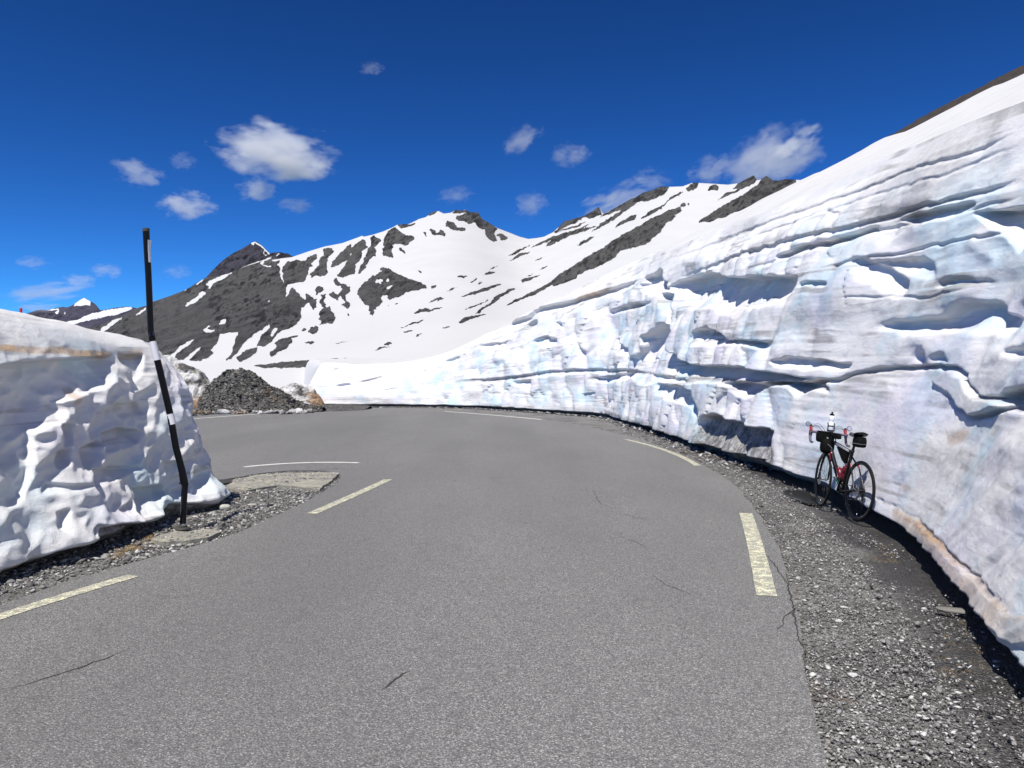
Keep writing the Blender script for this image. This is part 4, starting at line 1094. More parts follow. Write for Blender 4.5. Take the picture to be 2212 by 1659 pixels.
for pts, w in [([(0,1500),(60,1478),(150,1450),(240,1418),(300,1395)], .006), ([(820,1490),(850,1470),(882,1450)], .008), ([(1320,1152),(1370,1170),(1400,1185)], .005), ([(1340,1105),(1300,1090),(1280,1060)], .005),
    ([(1405,1240),(1440,1265),(1470,1275),(1500,1290)], .005), ([(1290,1100),(1350,1112),(1420,1130)], .004), ([(1210,1050),(1300,1065),(1400,1075)], .004), ([(1100,930),(1200,945),(1290,950)], .006),
    ([(1640,1180),(1700,1260),(1738,1420),(1745,1480)], .008), ([(640,1022),(720,1012),(790,1015)], .01), ([(1735,1300),(1690,1340),(1680,1370)], .005)]:
    crack(pts, w)

# concrete remains on the island
n = NT("lichen_concrete")
c = n.mix(n.ramp(n.noise(4, None, 5, .7), (.4, 0), (.6, 1)), (.22, .215, .195), (.40, .38, .29))
c = n.mix(n.ramp(n.noise(40, None, 4, .7), (.45, .6), (.6, 0)), c, (.2, .2, .18))
n.col(c); n.p(Roughness=.9); n.bump(n.noise(30, None, 5, .7), .8, .02)
M_CONC = n.m
def rough_loop(pts, z, j=.02, st=.05):
    P = [gp(x, y, z)[:2] for x, y in pts]; P.append(P[0])
    out = []
    for a, b in zip(P[:-1], P[1:]):
        m = max(1, int(math.dist(a, b)/st))
        for i in range(m): out.append((a[0]+(b[0]-a[0])*i/m, a[1]+(b[1]-a[1])*i/m))
    o = np.array(out); o[:, 0] += j*fbm(o[:, 0]*5, o[:, 1]*5, o=4)*2; o[:, 1] += j*fbm(o[:, 0]*5+30, o[:, 1]*5, o=4)*2
    return [tuple(p) for p in o]
tag(slab("concrete_kerb", rough_loop(z4((470,545),(520,490),(700,457),(900,448),(1190,445),(1170,470),(1060,552),(980,545),(900,532),(790,527),(700,540),(600,558)), .012), .012, .06, M_CONC),
    "broken yellowish concrete kerb sunk in the gravel island by the inner bend", "kerb")
tag(slab("concrete_footing", rough_loop(z5((0,1170),(200,1085),(450,1025),(700,1035),(1000,990),(1180,985),(1320,1040),(1080,1140),(700,1205),(200,1230)), .02), .02, .08, M_CONC),
    "flat cracked concrete slab under the foot of the bent black pole", "concrete slab")
# ragged dark asphalt lip on the far side of the island
tag(slab("asphalt_edge", rough_loop(z4((395,500),(420,490),(540,485),(520,505),(400,525)), .01, .01), .009, .05, M_CRACK), kind='structure')

on_slab('concrete_kerb', 9000, .012); on_slab('concrete_footing', 900, .02)
# ---------------------------------------------------------------- puddle by the front wheel
n = NT("water"); n.col((.02, .02, .02)); n.p(Roughness=.06); n.bump(n.noise(14, None, 3, .5), .08, .01)
tag(slab("puddle", rough_loop([(1690,1062),(1712,1056),(1745,1062),(1762,1074),(1768,1090),(1742,1086),(1712,1076)], -.012, .03), -.012, .02, n.m), kind='structure')

# ---------------------------------------------------------------- primitive builders
def tube(pts, r, n=12, cap=True, closed_=False):
    pts = [Vector(p) for p in pts]; m = len(pts)
    rs = r if hasattr(r, '__len__') else [r]*m
    V = []; F_ = []
    up = None
    for i, p in enumerate(pts):
        if closed_: t = (pts[(i+1) % m]-pts[i-1]).normalized()
        else: t = ((pts[min(i+1, m-1)]-p).normalized()+(p-pts[max(i-1, 0)]).normalized()).normalized()
        if up is None:
            up = t.orthogonal().normalized()
        up = (up-t*up.dot(t)).normalized(); s_ = t.cross(up)
        for k in range(n):
            a = 2*math.pi*k/n; V.append(p+(up*math.cos(a)+s_*math.sin(a))*rs[i])
    for i in range(m if closed_ else m-1):
        j = (i+1) % m
        for k in range(n):
            F_.append((i*n+k, i*n+(k+1) % n, j*n+(k+1) % n, j*n+k))
    if cap and not closed_:
        F_.append(tuple(range(n))[::-1]); F_.append(tuple((m-1)*n+k for k in range(n)))
    return V, F_
def join(*parts):
    V = []; F_ = []
    for v, f in parts:
        o = len(V); V += [tuple(x) for x in v]; F_ += [tuple(i+o for i in q) for q in f]
    return V, F_
def ball(c, r, n=14, m=10):
    c = Vector(c); r = (r, r, r) if not hasattr(r, '__len__') else r
    V = []; F_ = []
    for i in range(m+1):
        a = math.pi*i/m
        for k in range(n):
            b = 2*math.pi*k/n; V.append(c+Vector((r[0]*math.sin(a)*math.cos(b), r[1]*math.sin(a)*math.sin(b), r[2]*math.cos(a))))
    for i in range(m):
        for k in range(n):
            F_.append((i*n+k, (i+1)*n+k, (i+1)*n+(k+1) % n, i*n+(k+1) % n))
    return V, F_
def rbox(c, s, p=4, n=20, m=12, rot=None, taper=0.):
    """rounded box (superellipsoid)"""
    V = []; F_ = []; e = 2.0/p
    f = lambda w: math.copysign(abs(w)**e, w)
    for i in range(m+1):
        a = -math.pi/2+math.pi*i/m
        for k in range(n):
            b = 2*math.pi*k/n
            v = Vector((s[0]*f(math.cos(a))*f(math.cos(b)), s[1]*f(math.cos(a))*f(math.sin(b)), s[2]*f(math.sin(a))))
            v.x *= 1+taper*v.z/s[2]; v.y *= 1+taper*v.z/s[2]
            if rot: v = rot @ v
            V.append(v+Vector(c))
    for i in range(m):
        for k in range(n):
            F_.append((i*n+k, i*n+(k+1) % n, (i+1)*n+(k+1) % n, (i+1)*n+k))
    return V, F_
def lathe(prof, base, axis_, n=20):
    """prof: [(r, h)] along axis"""
    ax = Vector(axis_).normalized(); u_ = ax.orthogonal().normalized(); w_ = ax.cross(u_); V = []; F_ = []
    for r, h_ in prof:
        for k in range(n):
            a = 2*math.pi*k/n; V.append(Vector(base)+ax*h_+(u_*math.cos(a)+w_*math.sin(a))*r)
    for i in range(len(prof)-1):
        for k in range(n): F_.append((i*n+k, i*n+(k+1) % n, (i+1)*n+(k+1) % n, (i+1)*n+k))
    F_.append(tuple(range(n))[::-1]); F_.append(tuple((len(prof)-1)*n+k for k in range(n)))
    return V, F_
def ob(name, geo, mat, parent=None, flat=False):
    V, F_ = geo
    me = bpy.data.meshes.new(name); me.from_pydata([tuple(v) for v in V], [], F_); me.validate()
    bm = bmesh.new(); bm.from_mesh(me); bmesh.ops.recalc_face_normals(bm, faces=bm.faces)
    if not flat:
        for e in bm.edges:
            if len(e.link_faces) == 2 and e.calc_face_angle(0) > .7: e.smooth = False
    bm.to_mesh(me); bm.free()
    if not flat: smooth(me)
    return link(name, me, mat, parent)
def empty(name, loc=(0, 0, 0)):
    o = bpy.data.objects.new(name, None); COL.objects.link(o); o.location = loc; o.empty_display_size = .2; return o

# ---------------------------------------------------------------- bent snow pole
M_POLEB = simple("pole_black", (.003, .003, .0035), .38, spec=.18)
M_POLEG = simple("pole_gloss", (.003, .003, .007), .13, spec=.35)
M_WHITE = simple("pole_white", (.62, .62, .66), .5)
M_STEEL = simple("steel", (.5, .5, .52), .3, 1.0)
M_RUST = simple("cast_iron", (.05, .045, .04), .7, bump=.5)
PY = 7.97
pb = Vector(gp(395, 1146))
pole = empty("snow_pole", pb)
tag(pole, "tall bent black snow pole with white bands on a concrete footing", "snow pole")
def pw(px, py, dy=0.): return Vector(wp(px, py, PY+dy))-pb
low = [pw(394.8, 1143), pw(396.5, 1100), pw(398.5, 1062), pw(400, 1046)]
ob("lower_tube", tube(low, [.031, .031, .032, .033], 20), M_POLEG, pole)
ob("base_cap", lathe([(.034, -.02), (.036, 0), (.036, .03), (.033, .06)], low[0], (0, 0, 1)), M_STEEL, pole)
ob("base_flange", lathe([(.075, 0), (.08, .008), (.075, .02), (.045, .024), (.045, .04)], Vector((0, 0, .012)), (0, 0, 1), 28), M_RUST, pole)
up_pts = [(400.5,1050),(397.5,1040),(394,1020),(389,1000),(380,966),(372,920),(367.5,894),(356,845),(346,802),(335.7,762),(327,724)]
ob("bent_tube", tube([pw(*p) for p in up_pts], [.034,.040,.037,.035,.034]+[.034]*6, 20), M_POLEB, pole)
ob("upper_tube", tube([pw(*p) for p in [(327.5,726),(326,718),(323.5,660),(320.8,596),(318,545),(315.5,496)]], [.031,.032,.032,.032,.033,.034], 20), M_POLEB, pole)
def band(pa, pb_, r):
    return tube([pw(*pa), pw(*pb_)], r, 20, cap=False)
ob("white_band", band((330,738),(340,778.5),.0352), M_WHITE, pole)
ob("white_band", band((367.8,894.5),(373,917),.0352), M_WHITE, pole)
ob("collar", band((326.4,718),(328.3,727),.0366), M_POLEG, pole)
# torn end of the clamp at the kink
ob("clamp_lug", join(tube([pw(399,1044), pw(390,1043), pw(386.5,1046)], [.02,.010,.003], 8), tube([pw(399,1040), pw(406,1047)], [.02,.012], 8)), M_POLEB, pole)
# peeling strip of reflective film near the top
st = []
for i in range(14):
    t = i/13; y = 519+48*t; cx_ = 316.6+2.6*t
    rr_ = .0335+(.012*(1-t)**3)
    for k in range(5):
        a = math.radians(-52+k*16)
        c0 = pw(cx_, y); st.append(c0+Vector((rr_*math.cos(a)*(1 if t > .15 else 1.05), rr_*math.sin(a), 0)))
sf = [(i*5+k, i*5+k+1, i*5+k+6, i*5+k+5) for i in range(13) for k in range(4)]
ob("film_strip", (st, sf), M_WHITE, pole)
ob("top_cap", join(lathe([(.0345, -.02), (.0355, -.01), (.0355, .012), (.028, .012), (.027, -.015)], pw(315.5, 496), (pw(315.5,496)-pw(318,545)), 20)), M_RUST, pole)

# far red and white marker pole
fp = Vector((wp(45, 668, 27)[0], 27, 0.0))
hgt = wp(45, 666, 27)[2]
mp_ = empty("marker_pole", fp)
tag(mp_, "distant red and white marker pole showing above the snow block", "snow pole")
M_RED = simple("red_paint", (.55, .03, .03), .5)
seg = hgt/9
for i in range(9):
    ob("red_band" if i % 2 == 0 else "white_band", lathe([(.05, 0), (.05, seg)], (-.0, 0, i*seg), (0, 0, 1), 14), M_RED if i % 2 == 0 else M_WHITE, mp_)

# ---------------------------------------------------------------- flat stones lying about
M_SLATE = simple("slate", (.16, .155, .14), .85, var=.4, scale=8, bump=.8)
def flat_stone(loc, sx, sy, sz, rot, label, seed, mat=None, name="stone", group=None):
    V, F_ = rbox((0, 0, sz), (sx, sy, sz), 3.0, 22, 9)
    out = []
    for v in V:
        nn_ = float(perlin(v.x*9+seed, v.y*9, v.z*14))*.25
        out.append(Vector((v.x*(1+nn_), v.y*(1+nn_), v.z*(1+.3*nn_))))
    o = ob(name, (out, F_), mat or M_SLATE); o.location = loc; o.rotation_euler = (0, 0, rot)
    tag(o, label, "stone", group); return o
flat_stone(gp(2056, 1323, -.03), .095, .045, .016, -.3, "flat greenish slate stone lying in front of the snow wall's dark gap", 3)
flat_stone(gp(1996, 1318, -.03), .018, .012, .009, .2, "small pale pebble left of the flat slate stone", 5, simple("pale_stone", (.42, .42, .40), .8))
M_PALE = simple("pale_rock", (.40, .40, .36), .85, var=.3, bump=.6)
flat_stone(gp(486, 1102, -.03), .06, .05, .035, .4, "pale lump of rock beside the nose of the snow block", 9, M_PALE)
flat_stone(gp(545, 1092, -.03), .05, .025, .012, .2, "thin light flake of stone in the middle of the gravel island", 12, M_PALE)

# ---------------------------------------------------------------- dry grass and moss
n = NT("dry_grass"); n.col(n.mix(n.noise(30), (.16, .085, .035), (.32, .24, .10))); n.p(Roughness=.9); M_DRY = n.m
V = []; T = []
def tuft(x, y, z, k, hgt_, spread):
    for _ in range(k):
        a = random.uniform(0, 6.28); r = random.uniform(0, spread); bx_, by_ = x+r*math.cos(a), y+r*math.sin(a)
        h_ = hgt_*random.uniform(.4, 1); w_ = .0018; a2_ = random.uniform(0, 6.28); l = h_*random.uniform(.3, 1.4)
        i = len(V)
        V.extend([(bx_-w_, by_, z), (bx_+w_, by_, z), (bx_+l*math.cos(a2_), by_+l*math.sin(a2_), z+h_)]); T.append((i, i+1, i+2))
for _ in range(46):
    px_ = random.uniform(240, 330); c_ = gp(px_, 1203-(px_-240)*.42+random.uniform(-9, 9), -.02); tuft(*c_, 26, .022, .05)
for _ in range(60):
    c_ = gp(*random.choice([(random.gauss(1640, 25), 0), ]) if False else (random.uniform(1880, 1990), random.uniform(1145, 1215)), -.02)
    if c_[0] < xof(WC, np.array([c_[1]]))[0]-.15: tuft(*c_, 12, .012, .05)
for _ in range(40):
    c_ = gp(random.uniform(2030, 2130), random.uniform(1290, 1500), -.02)
    if c_[0] < xof(WC, np.array([c_[1]]))[0]-.1: tuft(*c_, 10, .010, .04)
for _ in range(40):
    c_ = gp(random.uniform(1420, 1600), 0 or 968+random.uniform(0, 26), -.02)
    if not inside(road_loop, np.array([c_[0]]), np.array([c_[1]]))[0]: tuft(*c_, 16, .03, .12)
tag(raw_mesh("dry_grass", V, T, M_DRY), "short dry brown grass and moss on the gravel verge", "grass", kind='stuff')

# ---------------------------------------------------------------- the bicycle
M_CARB = simple("frame_black", (.004, .004, .005), .26, spec=.3)
M_RUB = simple("tyre_rubber", (.008, .008, .008), .7, spec=.2)
M_BAG = simple("bag_fabric", (.004, .004, .0045), .8, bump=.4, scale=120, spec=.12)
M_ALU = simple("brushed_metal", (.55, .55, .56), .28, 1.0)
M_DARKM = simple("dark_metal", (.06, .06, .065), .35, .9)
M_REDP = simple("frame_red", (.24, .013, .008), .3, coat=.5)
M_WHP = simple("frame_white", (.75, .76, .78), .35)
M_REDB = simple("bottle_red", (.11, .004, .010), .35)
M_REDH = simple("hood_red", (.26, .008, .018), .5)
M_TAPE = simple("bar_tape", (.10, .09, .13), .6)
M_BLUE = simple("frame_navy", (.012, .014, .04), .3, coat=.4)
M_CLEAR = simple("bottle_white", (.70, .73, .80), .3)
M_REFL = simple("reflective_strip", (.30, .31, .32), .5)
M_GREEN = simple("green_tape", (.01, .10, .05), .5)
n = NT("mirror_glass"); n.col((.8, .85, .9)); n.p(Roughness=.03, Metallic=1.0); M_MIR = n.m
rear = Vector((3.87, 8.54, 0)); frontp = Vector((3.84, 9.53, 0))
hd = (frontp-rear); hd.z = 0
BM = Matrix.Translation(rear+Vector((0, 0, -.012))) @ Matrix.Rotation(math.atan2(hd.y, hd.x), 4, 'Z') @ Matrix.Rotation(math.radians(6.5), 4, 'X')
bike = empty("bicycle"); bike.matrix_world = BM
tag(bike, "black and red road bicycle with drop bars leaning against the snow wall", "bicycle")
WR_ = .338
A = Vector((0, 0, WR_)); FX = Vector((.985, 0, WR_)); BB = Vector((.405, 0, .27)); ST = Vector((.262, 0, .745)); SP = Vector((.205, 0, .915))
HT = Vector((.800, 0, .860)); HB = Vector((.835, 0, .725))
def tr(a, b, r0, r1=None, n=14, steps=6, sq=1.0):
    r1 = r0 if r1 is None else r1
    return tube([a.lerp(b, i/steps) for i in range(steps+1)], [r0+(r1-r0)*i/steps for i in range(steps+1)], n)
L_ = Vector((0, 1, 0))
frame_geo = join(tr(HT-Vector((-.004, 0, .03)), ST, .021, .017), tr(HB+Vector((-.005, 0, .02)), BB, .030, .026), tr(ST+Vector((-.008, 0, .03)), BB, .019, .020), tube([HT+Vector((-.004,0,.015)), HT.lerp(HB,.5), HB-Vector((-.003,0,.01))], [.024,.021,.026], 16),
    tube([BB-L_*.045, BB+L_*.045], .027, 18))
ob("frame", frame_geo, M_CARB, bike)
for s in (1, -1):
    o_ = L_*s
    ob("chain_stay", tube([BB+o_*.03, BB.lerp(A, .45)+o_*.045, A+o_*.062], [.014, .011, .009], 10), M_CARB, bike)
    ob("seat_stay", tube([ST.lerp(BB, .12)+o_*.015, ST.lerp(A, .4)+o_*.045, A+o_*.062], [.010, .009, .008], 10), M_CARB, bike)
    ob("decal", tube([ST.lerp(A, .30)+o_*.0395, ST.lerp(A, .40)+o_*.0445], [.0105, .0100], 10, cap=False), M_REDP, bike)
# coloured panels of the tubes
ob("decal", tube([HB.lerp(BB, .13)+Vector((-.004,0,.016)), HB.lerp(BB, .26)], [.0313, .0305], 16, cap=False), M_REDP, bike)
ob("decal", tube([HB.lerp(BB, .31), HB.lerp(BB, .45)], [.0303, .0298], 16, cap=False), M_WHP, bike)
ob("decal", tube([HB.lerp(BB, .72), HB.lerp(BB, .86)], [.0290, .0284], 16, cap=False), M_GREEN, bike)
ob("decal", tube([HT.lerp(ST, .2)+Vector((0,0,-.024)), HT.lerp(ST, .93)+Vector((0,0,-.004))], [.0225, .0185], 16, cap=False), M_BLUE, bike)
for dz in (.009, -.004):
    ob("decal", tube([HT.lerp(ST, .28)+Vector((0,.0206,-.018+dz)), HT.lerp(ST, .9)+Vector((0,.0172,-.004+dz))], [.0028, .0028], 6), M_WHP, bike)
# fork
fk = ob("fork", join(tube([HB+Vector((.0,0,-.01)), HB+Vector((.012,0,-.045))], [.024, .028], 14), *[tube([HB+Vector((.012,s*.02,-.03)), HB+Vector((.022,s*.046,-.08)), HB.lerp(FX,.5)+Vector((.012,s*.052,0)), FX+L_*s*.058], [.018,.016,.013,.010], 12) for s in (1,-1)]), M_CARB, bike)
# wheels
def wheel(name, c, rear_=False):
    rt = link(name, None, None, bike); rt.location = c; rt.empty_display_size = .1
    N_ = 56
    circ = lambda r, y=0.: [Vector((r*math.cos(2*math.pi*i/N_), y, r*math.sin(2*math.pi*i/N_))) for i in range(N_)]
    ob("tyre", tube(circ(WR_-.0135), .0138, 10, closed_=True), M_RUB, rt)
    # rim: trapezoid section
    V = []; F_ = []; sec = [(.316, .010), (.312, .0115), (.296, .0085), (.292, .004), (.292, -.004), (.296, -.0085), (.312, -.0115), (.316, -.010)]
    for i in range(N_):
        a = 2*math.pi*i/N_
        for r, y in sec: V.append((r*math.cos(a), y, r*math.sin(a)))
    for i in range(N_):
        j = (i+1) % N_
        for k_ in range(8): F_.append((i*8+k_, i*8+(k_+1) % 8, j*8+(k_+1) % 8, j*8+k_))
    ob("rim", (V, F_), M_CARB, rt)
    hb = [(.009,-.05),(.012,-.045),(.012,-.038),(.022,-.034),(.022,-.030),(.012,-.026),(.011,0),(.012,.026),(.022,.030),(.022,.034),(.012,.038),(.012,.045),(.009,.05)]
    ob("hub", lathe(hb, (0,0,0), (0,1,0), 16), M_ALU if not rear_ else M_DARKM, rt)
    sp_ = []
    n_sp = 20
    for i in range(n_sp):
        a = 2*math.pi*i/n_sp; s = 1 if i % 2 else -1; a2_ = a+(.9 if (i//2) % 2 else -.9)
        sp_.append(tube([(.020*math.cos(a2_), s*.031, .020*math.sin(a2_)), (.293*math.cos(a), s*.002, .293*math.sin(a))], .0013, 5))
    ob("spokes", join(*sp_), M_DARKM, rt)
    ob("disc_rotor", join(lathe([(.070,.0415),(.070,.0432),(.056,.0432),(.056,.0415),(.070,.0415)], (0,0,0), (0,1,0), 36), *[tube([(.018*math.cos(t_), .0424, .018*math.sin(t_)), (.058*math.cos(t_+.5), .0424, .058*math.sin(t_+.5))], .003, 6) for t_ in [k_*math.pi/3 for k_ in range(6)]]), M_ALU, rt)
    ob("axle_lever", tube([(0, .052, 0), (0, .066, 0), (-.02, .072, .012), (-.05, .072, .03)], [.008, .007, .005, .004], 8), M_DARKM, rt)
    # valve
    ob("valve", tube([(0, 0, -.293), (0, 0, -.255)], .003, 6), M_ALU, rt)
    if rear_:
        cs = []
        for i, r in enumerate((.052,.047,.043,.039,.035,.032,.029,.026,.023)):
            cs.append(lathe([(r, -.022-.0042*i), (r, -.0242-.0042*i)], (0,0,0), (0,1,0), 30))
        ob("cassette", join(*cs), M_DARKM, rt)
    return rt
wheel("front_wheel", FX); wheel("rear_wheel", A, True)
# seat post, saddle
ob("seat_post", tube([ST+Vector((0,0,.0)), SP], .0145, 14), M_CARB, bike)
ob("seat_clamp", lathe([(.020,0),(.022,.006),(.022,.016),(.018,.020)], ST.lerp(SP,.05), (SP-ST), 16), M_DARKM, bike)
SV = []; SF = []
for i in range(15):
    t = i/14; x = -.135+.275*t; w = .072*(1-t)**.55*(.35+.65*min(1, (t+.08)*5))+.019; zt = .012*math.cos(t*5.2)+(.012 if t < .2 else 0)
    for k_ in range(12):
        a = 2*math.pi*k_/12; SV.append((x, w*math.cos(a), .012*math.sin(a)*(1.5 if math.sin(a) < 0 else 1)+zt-.012*abs(math.cos(a))**2))
SF = [(i*12+k_, i*12+(k_+1) % 12, (i+1)*12+(k_+1) % 12, (i+1)*12+k_) for i in range(14) for k_ in range(12)]+[tuple(range(12)), tuple(14*12+k_ for k_ in range(12))]
sd = ob("saddle", (SV, SF), M_CARB, bike); sd.location = SP+Vector((-.005, 0, .045))
ob("rail", join(*[tube([(-.09, s*.02, -.012), (-.04, s*.022, -.034), (.05, s*.022, -.034), (.11, s*.008, -.010)], .0035, 6) for s in (1,-1)]), M_DARKM, sd)
ob("red_stripe", rbox((-.01, 0, .0105), (.05, .012, .0045), 3, 14, 6), M_REDH, sd)
# stem, bars
SM = HT+Vector((-.008, 0, .045)); BC = SM+Vector((.085, 0, .016))
ob("stem", join(tube([HT, SM+Vector((-.002,0,.014))], [.019,.018], 14), tube([SM, BC], [.017,.018], 14), lathe([(.022,-.025),(.022,.025)], BC, (0,1,0), 16)), M_CARB, bike)
def bar_side(s):
    p = [BC+Vector((0,s*.02,0)), BC+Vector((.0,s*.10,0)), BC+Vector((.004,s*.165,0)), BC+Vector((.025,s*.196,-.002)), BC+Vector((.065,s*.207,-.008)), BC+Vector((.090,s*.211,-.04)),
         BC+Vector((.082,s*.215,-.085)), BC+Vector((.045,s*.218,-.118)), BC+Vector((-.005,s*.220,-.128)), BC+Vector((-.045,s*.220,-.130))]
    return p
def spl(P, n=5):
    out = []
    for i in range(len(P)-1):
        p0, p1, p2, p3 = P[max(i-1,0)], P[i], P[i+1], P[min(i+2,len(P)-1)]
        for k_ in range(n):
            t = k_/n; out.append(.5*((2*p1)+(p2-p0)*t+(2*p0-5*p1+4*p2-p3)*t*t+(3*p1-p0-3*p2+p3)*t**3))
    out.append(P[-1]); return out
hbp = ob("handlebar", join(*[tube(spl(bar_side(s)), .0155, 12) for s in (1,-1)]), M_TAPE, bike)
for s in (1, -1):
    o0 = BC+Vector((.066, s*.207, .0))
    lv = ob("brake_hood", join(tube(spl([o0+Vector((-.02,0,0)), o0+Vector((.03,0,.008)), o0+Vector((.058,0,.030)), o0+Vector((.066,0,.062))]), [.016]*5+[.017]*5+[.019]*4+[.018, .013], 12)), M_REDH, bike)
    ob("lever_top", ball(o0+Vector((.068,0,.066)), (.017,.016,.022), 12, 8), M_CARB, lv)
    ob("brake_lever", tube(spl([o0+Vector((.068,0,.045)), o0+Vector((.090,s*.004,0)), o0+Vector((.080,s*.010,-.05)), o0+Vector((.062,s*.014,-.085))]), .0065, 8), M_CARB, lv)
    ob("cable", join(tube(spl([o0+Vector((.060,-s*.008,.050)), o0+Vector((.066,-s*.06,.098)), o0+Vector((.062,-s*.115,.085)), BC+Vector((.07,s*.045,.0)), HB+Vector((.035,s*.02,-.0))]), .0026, 6),
                     tube(spl([o0+Vector((.064,-s*.006,.040)), o0+Vector((.085,-s*.05,.075)), o0+Vector((.085,-s*.10,.065)), BC+Vector((.085,s*.05,-.03)), HB+Vector((.03,s*.022,.02))]), .0026, 6)), M_DARKM, bike)
    mr = ob("mirror", lathe([(.004,-.004),(.030,-.003),(.032,.001),(.030,.004),(.004,.005)], o0+Vector((.05, s*.042, .085)), (-1, 0, .1), 22), M_CARB, bike)
    ob("mirror_glass", lathe([(.027,0),(.027,.002)], o0+Vector((.044, s*.042, .0857)), (-1, 0, .1), 22), M_MIR, mr)
    ob("mirror_stalk", tube([o0+Vector((.052, s*.040, .080)), o0+Vector((.062, s*.015, .06))], .003, 6), M_DARKM, mr)
# drivetrain
ob("chainring", join(lathe([(.085,-.045),(.085,-.048),(.072,-.048),(.072,-.045),(.085,-.045)], BB, (0,1,0), 44), lathe([(.066,-.038),(.066,-.041),(.056,-.041),(.056,-.038),(.066,-.038)], BB, (0,1,0), 40), *[tube([BB+Vector((0,-.046,0)), BB+Vector((.074*math.cos(t_),-.046,.074*math.sin(t_)))], [.010,.006], 8) for t_ in [k_*math.pi*2/4+.4 for k_ in range(4)]]), M_DARKM, bike)
ca = math.radians(112)
cd = Vector((math.cos(ca), 0, math.sin(ca)))
for s in (1, -1):
    e = BB+L_*s*.062+cd*s*.170
    ob("crank_arm", tube([BB+L_*s*.050, BB+L_*s*.062+cd*s*.03, e], [.014,.012,.010], 10), M_CARB, bike)
    ob("pedal", join(rbox(e+L_*s*.055, (.036, .036, .009), 3, 16, 6), tube([e, e+L_*s*.03], .006, 8)), M_DARKM, bike)
chn = [(BB+Vector((0,-.0465,.083))), (A+Vector((.0,-.04,.040)))]
ob("chain", join(tube(chn, .0045, 6), tube([BB+Vector((0,-.0465,-.083)), A+Vector((.035,-.045,-.115)), A+Vector((.015,-.045,-.10)), A+Vector((.01,-.042,-.05)), A+Vector((-.015,-.04,-.03))], .0045, 6)), M_DARKM, bike)
ob("derailleur", join(rbox(A+Vector((.012,-.058,-.045)), (.020,.014,.022), 3, 12, 6), rbox(A+Vector((.022,-.055,-.085)), (.013,.005,.045), 3, 12, 6), lathe([(.018,-.05),(.018,-.054)], A+Vector((.012,0,-.062)), (0,1,0), 14), lathe([(.018,-.05),(.018,-.054)], A+Vector((.032,0,-.115)), (0,1,0), 14)), M_DARKM, bike)
ob("brake_caliper", rbox(A+Vector((.05,.05,.035)), (.026,.013,.014), 3, 12, 6), M_DARKM, bike)
ob("brake_caliper", rbox(FX+Vector((-.035,.056,.075)), (.014,.012,.028), 3, 12, 6), M_DARKM, bike)
ob("bottle_cage", join(*[tube([HB.lerp(BB,.42)+Vector((-.03,s*.01,.02)), HB.lerp(BB,.5)+Vector((-.07,s*.037,.03)), HB.lerp(BB,.72)+Vector((-.055,s*.037,.03)), HB.lerp(BB,.78)+Vector((-.025,s*.012,.01))], .0035, 6) for s in (1,-1)]), M_DARKM, bike)

STEER = Matrix.Translation(HB) @ Matrix.Rotation(math.radians(-9), 4, 'Z') @ Matrix.Translation(-HB)
for o_ in list(bike.children):
    if o_.name.split('.')[0] in ('fork', 'front_wheel', 'stem', 'handlebar', 'brake_hood', 'cable', 'mirror') or (o_.name.startswith('brake_caliper') and max(v.co.x for v in o_.data.vertices) > .5):
        o_.matrix_local = STEER @ Matrix.Translation(o_.location)
def on_bike(name, org, label, cat, group=None, steer=False):
    o = empty(name); o.matrix_world = BM @ (STEER if steer else Matrix()) @ Matrix.Translation(Vector(org)); return tag(o, label, cat, group)
def bottle(org, axis_, r, h_, mat, label, capm, name="water_bottle", group=None, steer=False):
    t = on_bike(name, org, label, "bottle", group, steer); a = Vector(axis_).normalized()
    ob("body", lathe([(r*.86, 0), (r, .008), (r, h_*.42), (r*.86, h_*.47), (r*.86, h_*.53), (r, h_*.58), (r*.99, h_*.75), (r*.75, h_*.85)], (0,0,0), a, 22), mat, t)
    ob("cap", lathe([(r*.80, h_*.83), (r*.82, h_*.90), (r*.62, h_*.93), (r*.30, h_*.95), (r*.34, h_*1.02), (r*.26, h_*1.04)], (0,0,0), a, 20), capm, t)
    return t
dd_ = (HB-BB).normalized(); perp = Vector((-dd_.z, 0, dd_.x))
bottle(BB+dd_*.105+perp*.068, dd_, .036, .20, M_REDB, "dark red water bottle on the bicycle's down tube", M_REDB)
sdv = (ST-BB).normalized(); perp2 = Vector((sdv.z, 0, -sdv.x))
bottle(BB+sdv*.115+perp2*.062, sdv, .036, .19, M_REDB, "dark red water bottle on the bicycle's seat tube", M_REDB)
ab = bottle(BC+Vector((.03, .0, .035)), (.0, 0, 1), .034, .225, M_CLEAR, "pale bottle with black cap standing upright between the handlebars", M_CARB, steer=True)
ob("holder", join(*[tube([Vector((-.02, s*.037, .0)), Vector((-.02, s*.039, .075)), Vector((.0, s*.040, .095))], .006, 8) for s in (1,-1)], lathe([(.038,.052),(.038,.064)], (0,0,0), (0,0,1), 20), lathe([(.040,-.012),(.040,.008)], (0,0,0), (0,0,1), 20)), M_CARB, ab)
